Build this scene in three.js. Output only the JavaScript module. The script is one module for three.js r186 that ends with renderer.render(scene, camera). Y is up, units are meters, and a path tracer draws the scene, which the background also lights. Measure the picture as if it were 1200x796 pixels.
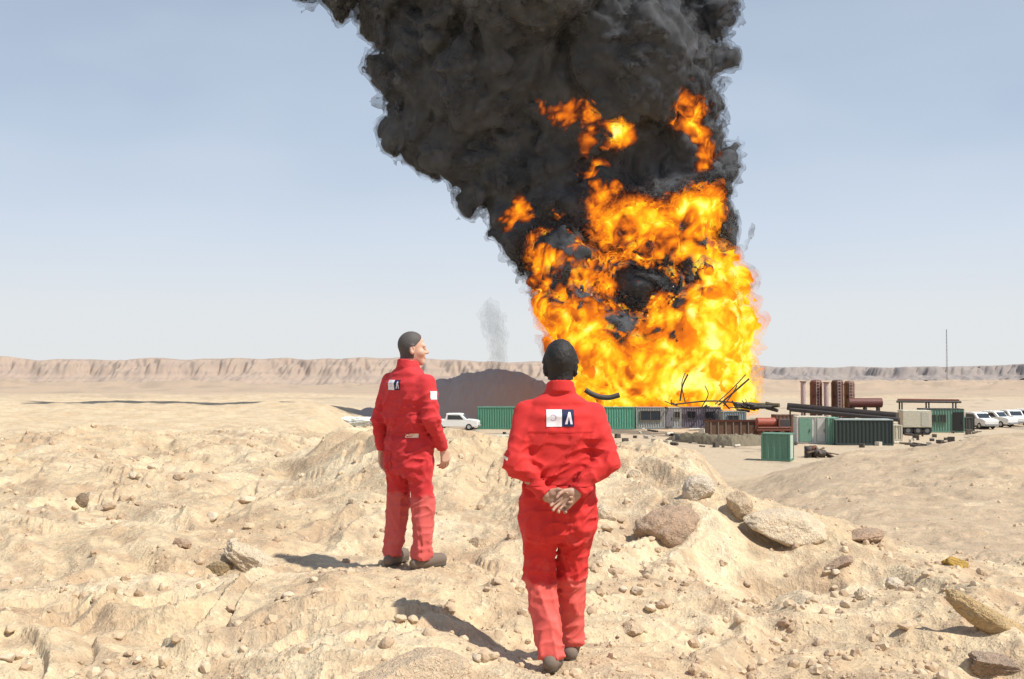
import * as THREE from 'three';
import { mergeGeometries } from 'three/addons/utils/BufferGeometryUtils.js';
import { RoundedBoxGeometry } from 'three/addons/geometries/RoundedBoxGeometry.js';
import { createNoise2D, createNoise3D } from 'simplex-noise';

/* ------------------------------------------------ camera, sky, sun, exposure */
const scene = new THREE.Scene();
const F = 1262, HOR = 435;                       // focal length and true horizon, in photograph pixels
const camera = new THREE.PerspectiveCamera(2 * Math.atan(398 / F) * 180 / Math.PI, 1200 / 796, 0.1, 40000);
const PITCH = Math.atan((HOR - 398) / F);
camera.position.set(0, 1.6, 0);
camera.rotation.x = PITCH;
const renderer = new THREE.WebGLRenderer({ antialias: true });
renderer.toneMapping = THREE.LinearToneMapping;
renderer.toneMappingExposure = 1.5;
renderer.shadowMap.enabled = true;
const SUN = new THREE.Vector3(0.64, 1.04, 0.34).normalize();
{
  const sun = new THREE.DirectionalLight(new THREE.Color(1, 0.95, 0.87), 3.75);
  sun.name = 'sun';
  sun.position.copy(SUN).multiplyScalar(300).add(new THREE.Vector3(10, 0, -90));
  sun.target.position.set(10, 0, -90);
  sun.castShadow = true; sun.shadow.radius = 2.5;
  sun.shadow.mapSize.set(4096, 4096);
  Object.assign(sun.shadow.camera, { left: -120, right: 120, top: 120, bottom: -120, near: 1, far: 700 });
  scene.add(sun, sun.target);
}
scene.fog = new THREE.FogExp2(new THREE.Color(0.93, 0.95, 1.0), 0.00027);

/* ------------------------------------------------ noise */
function rng(seed) { let a = seed >>> 0; return () => { a = (a + 0x6D2B79F5) | 0; let t = Math.imul(a ^ (a >>> 15), 1 | a); t = (t + Math.imul(t ^ (t >>> 7), 61 | t)) ^ t; return ((t ^ (t >>> 14)) >>> 0) / 4294967296; }; }
const n2 = createNoise2D(rng(11)), n3 = createNoise3D(rng(12));
const clamp = (x, a = 0, b = 1) => Math.min(b, Math.max(a, x));
const sst = (a, b, x) => { const t = clamp((x - a) / (b - a)); return t * t * (3 - 2 * t); };
const lerp = (a, b, t) => a + (b - a) * t;
const fbm2 = (x, y, o = 4) => { let s = 0, a = 0.5; for (let i = 0; i < o; i++) { s += a * n2(x, y); x = x * 2.03 + 17.3; y = y * 2.03 + 9.1; a *= 0.5; } return s; };
const fbm3 = (x, y, z, o = 4) => { let s = 0, a = 0.5; for (let i = 0; i < o; i++) { s += a * n3(x, y, z); x = x * 2.03 + 7.1; y = y * 2.03 + 3.3; z = z * 2.03 + 1.7; a *= 0.5; } return s; };
const gauss = (x, y, sx, sy) => Math.exp(-0.5 * (x * x / (sx * sx) + y * y / (sy * sy)));

/* sky: air that pales toward the horizon, with faint high streaks */
{
  const W = 1024, Hh = 512, data = new Float32Array(W * Hh * 4);
  const stops = [[-90, .52, .50, .47], [-1, .51, .515, .515], [0, .52, .53, .53], [3, .507, .53, .547], [7, .42, .477, .553], [12, .325, .395, .495], [19, .252, .318, .418], [32, .22, .28, .41], [90, .18, .24, .37]];
  for (let r = 0; r < Hh; r++) {
    const el = ((r + 0.5) / Hh - 0.5) * 180;
    let k = 0; while (k < stops.length - 2 && el > stops[k + 1][0]) k++;
    const A = stops[k], B = stops[k + 1], t = clamp((el - A[0]) / (B[0] - A[0]));
    for (let c = 0; c < W; c++) {
      const az = (c + 0.5) / W * 2 * Math.PI, cx = Math.cos(az), cz = Math.sin(az);
      const s = el > 0 ? clamp(0.5 + 0.9 * fbm3(cx * 3.2, el * 0.16, cz * 3.2, 4)) * sst(0, 8, el) * 0.16 : 0;
      for (let q = 0; q < 3; q++) data[(r * W + c) * 4 + q] = lerp(lerp(A[q + 1], B[q + 1], t), [.55, .58, .62][q], s);
      data[(r * W + c) * 4 + 3] = 1;
    }
  }
  const sky = new THREE.DataTexture(data, W, Hh, THREE.RGBAFormat, THREE.FloatType);
  sky.mapping = THREE.EquirectangularReflectionMapping; sky.magFilter = THREE.LinearFilter; sky.needsUpdate = true;
  scene.background = sky; scene.environment = sky;
}

/* ------------------------------------------------ helpers */
const V = (x, y, z) => new THREE.Vector3(x, y, z);
const used = {};
function numbered(n) { if (!(n in used)) { used[n] = 0; return n; } used[n]++; return n + '_' + String(used[n]).padStart(3, '0'); }
function at(px, py, d) {                             // the point d metres ahead that a pixel of the photograph looks at
  const v = V((px - 600) / F, (398 - py) / F, -1).applyAxisAngle(V(1, 0, 0), PITCH);
  return v.multiplyScalar(d / -v.z).add(V(0, 1.6, 0));
}
function mat(rgb, o = {}) { const m = new THREE.MeshStandardMaterial({ roughness: 0.9, ...o }); m.color.setRGB(...rgb); return m; }
function tag(o, label, category, group, kind) { o.userData.label = label; if (category) o.userData.category = category; if (group) o.userData.group = group; if (kind) o.userData.kind = kind; return o; }
function thing(name, label, category, pos = V(0, 0, 0), turn = 0, group) { const o = new THREE.Group(); o.name = numbered(name); o.position.copy(pos); o.rotation.y = turn; scene.add(o); return tag(o, label, category, group); }
function mesh(name, geo, m, parent, pos, rot) {
  const o = new THREE.Mesh(geo, m); o.name = name; o.castShadow = o.receiveShadow = true;
  if (pos) o.position.set(...pos); if (rot) o.rotation.set(...rot);
  if (!parent) { o.name = numbered(name); scene.add(o); } else parent.add(o);
  return o;
}
function copyOf(t, pos, turn, label) { const c = t.clone(); c.name = numbered(t.name.replace(/_\d{3}$/, '')); c.position.copy(pos); c.rotation.y = turn; c.userData = { ...t.userData }; if (label) c.userData.label = label; scene.add(c); return c; }
const box = (w, h, d, x = 0, y = 0, z = 0) => new THREE.BoxGeometry(w, h, d).translate(x, y, z);
const rbox = (w, h, d, r, x = 0, y = 0, z = 0) => new RoundedBoxGeometry(w, h, d, 2, r).translate(x, y, z);
function bar(a, b, r, seg = 8, r2 = r) {
  const v = b.clone().sub(a), g = new THREE.CylinderGeometry(r2, r, v.length(), seg);
  g.applyQuaternion(new THREE.Quaternion().setFromUnitVectors(V(0, 1, 0), v.clone().normalize()));
  return g.translate((a.x + b.x) / 2, (a.y + b.y) / 2, (a.z + b.z) / 2);
}
const merge = (list) => mergeGeometries(list.map((g) => { g = g.index ? g.toNonIndexed() : g; for (const k of Object.keys(g.attributes)) if (!['position', 'normal'].includes(k)) g.deleteAttribute(k); return g; }));

/* isosurface of f < 0 (naive surface nets) */
function surface(f, lo, hi, cell, cache, level = 0) { // cache keeps the field for further levels
  const nx = Math.ceil((hi[0] - lo[0]) / cell) + 1, ny = Math.ceil((hi[1] - lo[1]) / cell) + 1, nz = Math.ceil((hi[2] - lo[2]) / cell) + 1;
  let val = cache?.val ?? new Float32Array(nx * ny * nz); const id = new Int32Array(nx * ny * nz).fill(-1), pos = [], idx = [];
  if (!cache?.val) for (let k = 0, n = 0; k < nz; k++) for (let j = 0; j < ny; j++) for (let i = 0; i < nx; i++, n++) val[n] = f(lo[0] + i * cell, lo[1] + j * cell, lo[2] + k * cell);
  if (cache) cache.val = val; if (level) val = val.map((v) => v - level);
  const sy = nx, sz = nx * ny, off = [0, 1, sy, sy + 1, sz, sz + 1, sz + sy, sz + sy + 1];
  for (let k = 0; k < nz - 1; k++) for (let j = 0; j < ny - 1; j++) for (let i = 0; i < nx - 1; i++) {
    const n = i + j * sy + k * sz; let m = 0;
    for (let c = 0; c < 8; c++) if (val[n + off[c]] < 0) m |= 1 << c;
    if (m === 0 || m === 255) continue;
    let x = 0, y = 0, z = 0, cnt = 0;
    for (let c = 0; c < 8; c++) for (let b = 1; b < 8; b <<= 1) {
      const e = c | b; if (e === c || ((m >> c) & 1) === ((m >> e) & 1)) continue;
      const a0 = val[n + off[c]], a1 = val[n + off[e]], t = a0 / (a0 - a1);
      x += (c & 1) + (b === 1 ? t : 0); y += ((c >> 1) & 1) + (b === 2 ? t : 0); z += ((c >> 2) & 1) + (b === 4 ? t : 0); cnt++;
    }
    id[n] = pos.length / 3;
    pos.push(lo[0] + (i + x / cnt) * cell, lo[1] + (j + y / cnt) * cell, lo[2] + (k + z / cnt) * cell);
  }
  const quad = (a, b, c, d, flip) => { if (a < 0 || b < 0 || c < 0 || d < 0) return; if (flip) idx.push(a, c, b, a, d, c); else idx.push(a, b, c, a, c, d); };
  for (let k = 1; k < nz - 1; k++) for (let j = 1; j < ny - 1; j++) for (let i = 1; i < nx - 1; i++) {
    const n = i + j * sy + k * sz, s = val[n] < 0;
    if (s !== val[n + 1] < 0) quad(id[n - sy - sz], id[n - sz], id[n], id[n - sy], !s);
    if (s !== val[n + sy] < 0) quad(id[n - 1 - sz], id[n - 1], id[n], id[n - sz], !s);
    if (s !== val[n + sz] < 0) quad(id[n - 1 - sy], id[n - sy], id[n], id[n - 1], !s);
  }
  const g = new THREE.BufferGeometry();
  g.setAttribute('position', new THREE.Float32BufferAttribute(pos, 3)); g.setIndex(idx); g.computeVertexNormals();
  return g;
}
const smin = (a, b, k) => { const h = Math.max(k - Math.abs(a - b), 0) / k; return Math.min(a, b) - h * h * k * 0.25; };
function cap(a, b, ra, rb) {                            // distance to a tapered capsule
  const bx = b.x - a.x, by = b.y - a.y, bz = b.z - a.z, l = 1 / (bx * bx + by * by + bz * bz);
  return (x, y, z) => { const px = x - a.x, py = y - a.y, pz = z - a.z, t = clamp((px * bx + py * by + pz * bz) * l); return Math.hypot(px - bx * t, py - by * t, pz - bz * t) - (ra + (rb - ra) * t); };
}
const ell = (c, rx, ry, rz) => (x, y, z) => { const a = (x - c.x) / rx, b = (y - c.y) / ry, d = (z - c.z) / rz; return (Math.sqrt(a * a + b * b + d * d) - 1) * Math.min(rx, ry, rz); };

/* tiling textures: grain and relief only */
function tileNoise(N, cells, seed) {
  const r = rng(seed), g = new Float32Array(cells * cells).map(() => r()), out = new Float32Array(N * N);
  for (let y = 0; y < N; y++) for (let x = 0; x < N; x++) {
    const u = x / N * cells, v = y / N * cells, i = Math.floor(u), j = Math.floor(v), a = sst(0, 1, u - i), b = sst(0, 1, v - j), q = (p, s) => g[((s + cells) % cells) * cells + (p % cells)];
    out[y * N + x] = lerp(lerp(q(i, j), q(i + 1, j), a), lerp(q(i, j + 1), q(i + 1, j + 1), a), b);
  }
  return out;
}
function tex(N, f, srgb, rep) {
  const d = new Uint8Array(N * N * 4);
  for (let i = 0; i < N * N; i++) { const c = f(i); d[i * 4] = clamp(c[0]) * 255; d[i * 4 + 1] = clamp(c[1]) * 255; d[i * 4 + 2] = clamp(c[2]) * 255; d[i * 4 + 3] = 255; }
  const t = new THREE.DataTexture(d, N, N); t.wrapS = t.wrapT = THREE.RepeatWrapping; t.magFilter = THREE.LinearFilter; t.needsUpdate = true;
  if (srgb) t.colorSpace = THREE.SRGBColorSpace; if (rep) t.repeat.set(rep, rep);
  return t;
}
const NT = 1024, tn = [8, 23, 61, 149, 331].map((c, i) => tileNoise(NT, c, 40 + i));
const grainAt = (i) => 0.18 * tn[0][i] + 0.22 * tn[1][i] + 0.22 * tn[2][i] + 0.22 * tn[3][i] + 0.16 * tn[4][i];
const sandMap = tex(NT, (i) => { const g = 0.90 + 0.36 * (grainAt(i) - 0.5) + (tn[3][i] > 0.8 ? -0.11 : 0) + (tn[2][i] > 0.86 ? 0.07 : 0), w = 0.03 * (tn[1][i] - 0.5); return [g + w + 0.03, g + 0.015, g - w]; }, true);
const sandBump = tex(NT, (i) => { const h = 0.3 * tn[1][i] + 0.35 * tn[2][i] + 0.3 * tn[3][i] + 0.2 * tn[4][i] + (tn[2][i] > 0.78 ? 0.15 : 0); return [h, h, h]; });
const clothBump = tex(256, (i) => { const x = i % 256, y = (i / 256) | 0, h = 0.5 + 0.25 * Math.sin((x + y) / 256 * 2 * Math.PI * 32) + 0.2 * (tn[4][(y * 4) * NT + x * 4] - 0.5); return [h, h, h]; });

/* ------------------------------------------------ the ground */
const prof = (pts) => (d) => { let k = 0; while (k < pts.length - 2 && d > pts[k + 1][0]) k++; const [a, p] = pts[k], [b, q] = pts[k + 1], t = clamp((d - a) / (b - a)); return lerp(p, q, lerp(t, t * t * (3 - 2 * t), 0.5)); };
const pLeft = prof([[0, 0], [8, 0.08], [13, 0.28], [18, 0.2], [26, -0.25], [60, -1.3], [250, -5], [600, -9], [2500, -44], [14000, -60]]);
const pMid = prof([[0, 0], [6.5, 0], [8.3, 0.1], [10, 0.28], [13, 0.56], [16, 0.42], [20, -0.3], [30, -2.1], [50, -4.2], [62, -5], [230, -5], [420, -7.5], [600, -9.5], [2500, -44], [14000, -60]]);
const pBank = prof([[0, -0.12], [6, -0.02], [8.3, 0.05], [9.6, 0.02], [11.5, -0.75], [20, -1.2], [33, -1.4], [41, -1.45], [49, -2.1], [66, -4.9], [74, -5], [230, -5], [420, -7.5], [600, -9.5], [2500, -44], [14000, -60]]);
const pRight = prof([[0, -0.12], [6, -0.02], [8.3, 0.05], [9.6, 0.02], [11.5, -0.75], [20, -1.65], [30, -2.35], [50, -3.7], [64, -4.85], [74, -5], [230, -5], [420, -7.5], [600, -9.5], [2500, -44], [14000, -60]]);
const wL = (u, d) => 1 - sst(-0.2, -0.125, u + 0.035 * n2(d * 0.05, 3.3));
const wR = (u) => sst(0.16, 0.26, u);
const FEET = [[at(655, 779, 5.95), -0.02, 0.34], [at(479, 661, 8.15), 0.13, 0.4]];
const MOUNDS = [[800, 10.8, .6, .08, .75], [700, 11.8, .6, .06, .8], [880, 9.9, .5, .25, .6], [300, 10.5, .8, .16, .6], [90, 17, 2.2, .35, 1.5], [250, 21, 3, .3, 1.6], [560, 12.5, .8, .22, 1], [490, 5.9, .5, .16, .32], [310, 7.2, .9, .14, .6], [60, 8.6, .9, .16, .7], [1130, 7.2, .45, .12, .5], [410, 14, 1.2, .25, 1]].map(([px, d, sx, h, sz]) => [(px - 600) / F * d, -d, sx, h, sz]);
const PITS = [[255, 8.0, .5, -.14, .28], [905, 8.5, .45, -.24, .32], [590, 6.4, .22, -.1, .2], [170, 9.5, .8, -.12, .35], [420, 5.2, .5, -.08, .3], [1170, 6.1, .25, -.14, .2], [740, 9.4, .25, -.12, .4]].map(([px, d, sx, h, sz]) => [(px - 600) / F * d, -d, sx, h, sz]);
function H(x, z, cell = 0.01) {
  const r = Math.hypot(x, z), d = Math.max(r * 0.2, -z), u = x / Math.max(d, 0.5);
  const l = wL(u, r), rr = wR(u);
  const dd = d + 0.9 * n2(x * 0.33, z * 0.33) * sst(3, 9, d);
  let h = l * pLeft(d) + (1 - l) * ((1 - rr) * pMid(dd) + rr * lerp(pRight(dd), pBank(dd) + .68 * sst(.33, .475, u) * sst(14, 38, dd) * (1 - sst(43, 60, dd)), sst(.17, .34, u)));
  const pad = (1 - l) * sst(56, 68, d) * (1 - sst(230, 380, d));
  const slope = (1 - l) * rr * sst(10.5, 13, d) * (1 - pad) + (1 - l) * (1 - rr) * sst(18, 26, d) * (1 - pad);
  const rough = (1 - 0.93 * pad) * (1 - 0.5 * slope);
  const wx = x + 0.5 * n2(x * 0.5 + 5, z * 0.5), wz = z + 0.5 * n2(x * 0.5, z * 0.5 + 8);
  const oct = (w, a, fn) => (w > 1.6 * cell ? a * fn * clamp((w / cell - 1.6) / 2) : 0);
  let n = oct(3.6, 0.14, n2(wx * 0.28, wz * 0.28)) + oct(1.6, 0.075, 0.6 - 1.6 * Math.abs(n2(wx * 0.6, wz * 0.6 + 4))) + oct(0.8, 0.04, n2(wx * 1.3, wz * 1.3)) + oct(0.36, 0.02, 0.5 - 1.4 * Math.abs(n2(wx * 2.7, wz * 2.7)))
    + oct(0.17, 0.011, n2(x * 6, z * 6)) + oct(0.085, 0.0085, n2(x * 12, z * 12) + 0.5 * n2(x * 23, z * 23));
  // shelves: crusted sand that breaks along edges
  if (cell < 0.5) { const s = n2(wx * 0.42 + 30, wz * 0.55 + 12) * 3, fr = s - Math.floor(s); n += 0.055 * (sst(0, 0.09, fr) - fr) * sst(-0.3, 0.3, n2(x * 0.21, z * 0.21 + 50)); }
  n *= rough * sst(1.5, 4, r);
  if (r > 25) { const k = sst(25, 90, r) * (1 - pad); n += k * (oct(22, 0.45, n2(x * 0.045, z * 0.045)) + oct(60, 0.8 * sst(80, 400, r), n2(x * 0.016, z * 0.016)) + oct(9, 0.2, 0.5 - Math.abs(n2(x * 0.11, z * 0.11)))) * (1 - 0.15 * slope) + .09 * slope * oct(2.2, 1, .4 - Math.abs(n2(x * .5, z * .4))) + .05 * slope * oct(.9, 1, n2(x * 1.2, z * 1.1)); }
  if (r > 300) { const k = sst(300, 1200, r); n += k * (9 * n2(x * 0.0031, z * 0.0031) + 9 * (0.4 - Math.abs(n2(x * 0.0075, z * 0.0075))) + 4 * (.4 - Math.abs(n2(x * .019, z * .019)))); }
  h += n;
  if (r < 40) {
    for (const [mx, mz, sx, a, sz] of MOUNDS) h += a * gauss(x - mx, z - mz, sx, sz);
    for (const [mx, mz, sx, a, sz] of PITS) h += a * gauss(x - mx, z - mz, sx, sz);
    for (const [p, y, s] of FEET) { const k = gauss(x - p.x, z - p.z, s, s * 1.2); h = lerp(h, y + 0.3 * n, Math.min(1, k * 1.15)); }
  }
  return h;
}
function groundAt(px, py) { // where a pixel's sight line meets the ground
  let lo = 2.5, hi = 2.5;
  for (; hi < 3000; hi *= 1.01) { const p = at(px, py, hi); if (p.y < H(p.x, p.z)) break; lo = hi; }
  for (let i = 0; i < 24; i++) { const m = (lo + hi) / 2, p = at(px, py, m); if (p.y < H(p.x, p.z)) hi = m; else lo = m; }
  return at(px, py, hi);
}
const PADY = -5;
{
  const az = [], rad = [];
  for (let a = -30; a <= 30.001; a += 0.08) az.push(a);
  for (let a = 33; a < 330; a += 4) az.push(a);
  for (let r = 0.6; r < 3.6; r *= 1.05) rad.push(r);
  for (let r = 3.6; r < 30; r *= 1.0062) rad.push(r);
  for (let r = rad[rad.length - 1] * 1.008; r < 260; r *= 1.01) rad.push(r);
  for (let r = rad[rad.length - 1] * 1.02; r < 14000; r *= 1.028) rad.push(r);
  const NA = az.length, NR = rad.length, pos = new Float32Array((NA * NR + 1) * 3), uv = new Float32Array((NA * NR + 1) * 2), col = new Float32Array((NA * NR + 1) * 3), idx = [];
  const put = (n, x, z, cell) => {
    const y = H(x, z, cell), d = Math.max(-z, 0.1), u = x / d, r = Math.hypot(x, z);
    pos.set([x, y, z], n * 3); uv.set([x / 1.9, z / 1.9], n * 2);
    const l = wL(u, r), rr = wR(u);
    let c = [0.575, 0.445, 0.28];
    const mix = (b, t) => { c = c.map((q, i) => lerp(q, b[i], clamp(t))); };
    mix([0.69, 0.57, 0.385], 0.5 + 1.1 * fbm2(x * 0.35, z * 0.35));
    mix([0.46, 0.33, 0.21], 0.65 * sst(0.0, 0.5, fbm2(x * 0.5 + 40, z * 0.8, 4)) * (1 - sst(30, 60, r)));
    mix([0.42, 0.30, 0.19], 0.6 * sst(0.08, 0.4, fbm2(x * 1.6 + 4, z * 2.1 + 9, 4)) * (1 - sst(20, 40, r)));
    const sl = (1 - l) * (rr * sst(10.3, 12, d) + (1 - rr) * sst(30, 40, d)) * (1 - sst(60, 72, d));
    mix([0.49, 0.38, 0.26], sl * (0.72 + 0.5 * fbm2(x * 0.22, z * 0.22)));
    const pad = (1 - l) * sst(62, 70, d) * (1 - sst(240, 300, d));
    mix([0.53, 0.44, 0.32], 0.8 * pad);
    mix([0.13, 0.11, 0.09], 0.85 * pad * sst(0.25, 0.55, 0.8 * fbm2(x * 0.09 + 3, z * 0.09, 4) + 0.75 * gauss(x - 16, z + 130, 22, 12)));
    mix([0.47, 0.36, 0.26], sst(220, 500, r) * 0.9);
    mix([0.30, 0.25, 0.19], sst(60, 200, r) * (1 - pad) * 0.5 * sst(0.0, 0.6, fbm2(x * 0.02 + 9, z * 0.02 + 2, 5)));
    col.set(c, n * 3);
  };
  for (let j = 0; j < NR; j++) for (let i = 0; i < NA; i++) { const a = az[i] * Math.PI / 180; put(j * NA + i, Math.sin(a) * rad[j], -Math.cos(a) * rad[j], rad[j] * (rad[j] < 30 ? 0.0062 : rad[j] < 260 ? 0.01 : 0.028)); }
  put(NA * NR, 0, 0, 0.5);
  for (let i = 0; i < NA; i++) {
    const i2 = (i + 1) % NA;
    idx.push(NA * NR, i2, i);
    for (let j = 0; j < NR - 1; j++) { const a = j * NA + i, b = j * NA + i2, c = (j + 1) * NA + i, e = (j + 1) * NA + i2; idx.push(a, b, e, a, e, c); }
  }
  const g = new THREE.BufferGeometry();
  g.setAttribute('position', new THREE.BufferAttribute(pos, 3)); g.setAttribute('uv', new THREE.BufferAttribute(uv, 2)); g.setAttribute('color', new THREE.BufferAttribute(col, 3));
  g.setIndex(idx); g.computeVertexNormals();
  const m = new THREE.MeshStandardMaterial({ vertexColors: true, map: sandMap, bumpMap: sandBump, bumpScale: 0.016, roughness: 0.97 });
  const o = mesh('ground', g, m); tag(o, 'rough pale desert sand sloping down to a gravel work pad and an open plain', 'ground', null, 'structure');
}

/* far table land and hills */
function hills(name, label, u0, u1, nu, d0, d1, nd, topFn, base, rgb, rgb2, gully) {
  const pos = [], col = [], idx = [];
  for (let j = 0; j <= nd; j++) for (let i = 0; i <= nu; i++) {
    const u = lerp(u0, u1, i / nu), t = Math.pow(j / nd, 1.5), d = lerp(d0, d1, t), x = u * d, s = 2400 / d0;
    const e = (d - d0) * s + gully * (190 * fbm2(x * .0026 * s, d * .0022 * s, 3) + 95 * (Math.abs(n2(x * .0075 * s, d * .004 * s)) - .4) + 45 * (Math.abs(n2(x * .021 * s + 7, d * .008 * s)) - .4) + 16 * n2(x * .06 * s, d * .03 * s));
    const low = 0.12 * sst(0, 130, e) + 0.46 * clamp((e - 80) / 220), cliff = 0.42 * sst(262, 372, e), top = topFn(u) + 4 * fbm2(x * .005, d * .005, 4);
    const y = lerp(base, top, (low + cliff) * (1 - sst(.85, 1, t))) - 3;
    pos.push(x, y, -d);
    const k = clamp(0.5 + 0.6 * n2(y * 0.11, u * 2) * sst(0, .3, low) + 0.5 * fbm2(x * .01 * s, d * .01 * s, 3));
    for (let q = 0; q < 3; q++) col.push(lerp(rgb[q], rgb2[q], k));
  }
  for (let j = 0; j < nd; j++) for (let i = 0; i < nu; i++) { const a = j * (nu + 1) + i, b = a + 1, c = a + nu + 1, e = c + 1; idx.push(a, b, e, a, e, c); }
  const g = new THREE.BufferGeometry();
  g.setAttribute('position', new THREE.Float32BufferAttribute(pos, 3)); g.setAttribute('color', new THREE.Float32BufferAttribute(col, 3)); g.setIndex(idx); g.computeVertexNormals();
  tag(mesh(name, g, new THREE.MeshStandardMaterial({ vertexColors: true, roughness: 1 })), label, 'hills', null, 'structure');
}
hills('mesa', 'long flat topped desert mesa with eroded cliffs on the left horizon', -0.75, 0.12, 760, 2350, 3300, 110, (u) => lerp(36, 22, sst(-0.1, 0.1, u)) + 5 * n2(u * 7, 1) + 3 * n2(u * 22, 4), -48, [0.38, 0.29, 0.22], [0.30, 0.235, 0.19], .5);
hills('hills', 'low hazy blue grey hills on the right horizon', 0.02, 0.8, 520, 5200, 7200, 90, (u) => 26 + 22 * n2(u * 5, 5) + 9 * n2(u * 15, 2), -58, [0.30, 0.25, 0.22], [0.24, 0.21, 0.19], 1.6);

/* ------------------------------------------------ the fire and its smoke: one boiling surface, burning where it is hot */
const FD = 139;
const px = (x, y, r, dz = 0) => { const c = at(x, y, FD + dz); return [c.x, c.y, c.z, r / F * FD]; };
const SMOKE = [[650, 318, 34, 3], [612, 268, 42, 2], [650, 240, 62, 3], [700, 250, 70, 4], [775, 265, 66, 2], [822, 235, 40, 1], [560, 205, 42, 2], [598, 185, 66, 3], [520, 168, 48, 1], [478, 150, 44, 1], [468, 98, 44, 1], [500, 62, 70, -1], [560, 78, 92, -1],
  [640, 140, 92, 5], [720, 150, 84, 6], [790, 165, 62, 4], [822, 205, 38, 2], [800, 120, 44, 3], [660, 60, 110, 6], [735, 62, 82, -5], [772, 88, 58, -4], [810, 25, 46, 7], [832, 68, 24, 8], [828, -6, 36, 7], [470, 28, 52, 2], [430, 6, 34, 2], [385, -18, 30, 2], [345, -24, 22, 3],
  [480, -40, 80, -2], [596, -72, 118, -10], [690, -60, 105, 3], [790, -60, 70, 6], [400, -90, 90, -1], [520, -120, 115, -9], [660, -160, 100, 2], [430, -200, 110, 6], [560, -260, 130, 8], [728, 330, 34, -3], [765, 338, 36, -3], [748, 350, 26, -4], [846, 282, 22, 2]].map((s) => px(...s));
const FLAME = [[652, 300, 30, -3], [668, 318, 36, -4], [650, 350, 26, -2], [668, 372, 38, -4], [700, 398, 46, -5], [690, 425, 40, -3], [722, 436, 44, -5], [760, 418, 46, -4], [776, 446, 42, -5], [740, 458, 34, -4], [706, 450, 30, -3], [812, 318, 30, -3], [842, 330, 34, -4],
  [832, 366, 44, -5], [848, 388, 34, -4], [822, 410, 46, -5], [852, 430, 32, -4], [826, 448, 42, -5], [862, 456, 24, -3], [800, 376, 40, -4], [795, 440, 42, -4], [812, 300, 24, -3], [742, 268, 30, -4], [770, 285, 34, -5], [792, 262, 30, -3], [822, 242, 20, -4], [706, 322, 20, -4]].map((s) => px(...s));
const POCKET = [[607, 247, 15, .74], [716, 334, 15, .62], [774, 352, 11, .5], [722, 153, 19, .95], [700, 194, 15, .74], [693, 206, 13, .6], [690, 138, 26, .36], [664, 132, 22, .32], [812, 134, 25, .72], [828, 182, 18, .62], [822, 195, 12, .7], [705, 228, 22, .5], [709, 172, 15, .42], [698, 214, 14, .5], [820, 158, 15, .55], [680, 150, 16, .3], [716, 262, 30, .7], [740, 245, 22, .72], [770, 262, 30, .85], [822, 240, 24, .85], [800, 245, 24, .75], [598, 262, 14, .5]];
function base(list) { return (x, y, z) => { let d = 1e3; for (const s of list) { const q = Math.hypot(x - s[0], y - s[1], z - s[2]) - s[3]; if (q < d + 2.5) d = smin(d, q, 2.5); } return d; }; }
for (const s of SMOKE) { s[3] -= 1.0; s[0] += 1.5 * sst(8, -12, s[0] - 0.35 * (s[1] - 26)) ; } for (const s of FLAME) s[3] -= .75;
const bS = base(SMOKE), bF = base(FLAME);
function billow(x, y, z) {
  const wx = x + 1.3 * n3(x * 0.09, y * 0.09, z * 0.09), wy = y + 1.3 * n3(y * 0.09, z * 0.09 + 9, x * 0.09), wz = z;
  return 2.5 * (Math.abs(n3(wx * 0.10, wy * 0.10, wz * 0.10)) - 0.3) + 1.5 * (Math.abs(n3(wx * 0.21, wy * 0.21, wz * 0.21 + 5)) - 0.3) + 0.85 * (Math.abs(n3(wx * 0.45 + 3, wy * 0.45, wz * 0.45)) - 0.3)
    + 0.32 * (Math.abs(n3(wx * 0.95, wy * 0.95 + 7, wz * 0.95)) - 0.3) + 0.1 * n3(wx * 1.9, wy * 1.9, wz * 1.9);
}
const COOL = [[745, 336, 46, 22, .5, 1.1], [668, 262, 34, 17, 0, .8], [650, 336, 30, 9, .1, .45], [715, 345, 30, 12, .2, .5], [735, 390, 34, 12, -.4, .42], [772, 404, 20, 14, .3, .34], [805, 280, 20, 9, -.3, .5], [800, 216, 24, 20, 0, .7], [870, 355, 6, 14, 0, .35]].map(([x, y, sx, sy, k, w]) => { const p = at(x, y, FD - 6); return [p.x, p.y, sx / F * FD, sy / F * FD, k, w]; });
const cool = (x, y, z) => { let c = 0; const ax = x + 3.4 * n3(x * .17, y * .17, 11) + 1.3 * n3(x * .5, y * .5, z * .5 + 3), ay = y + 2.6 * n3(x * .17 + 5, y * .17, 7) + 1.2 * n3(x * .5 + 9, y * .5, z * .5); for (const [cx, cy, sx, sy, k, w] of COOL) c = Math.max(c, w * gauss(ax - cx + k * (ay - cy), ay - cy, sx, sy)); return c; };
function fireField(x, y, z) {
  const s = bS(x, y, z), f = bF(x, y, z), d = Math.min(s, f);
  if (d > 4.5) return d - 2; if (d < -4.5) return d + 2;
  const w = sst(-2, 2, s - f);                                    // flames boil finer than smoke
  return smin(s, f, 1.5) - billow(x * (1 + 0.35 * w), y * (1 + 0.35 * w), z * (1 + 0.35 * w)) * (1 - 0.3 * w);
}
const pockets = POCKET.map(([x, y, r, t]) => { let d = FD - 30; for (; d < FD + 14; d += 0.2) { const p = at(x, y, d); if (fireField(p.x, p.y, p.z) < 0) break; } const c = at(x, y, d); return [c.x, c.y, c.z, r / F * FD, t]; });
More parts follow.
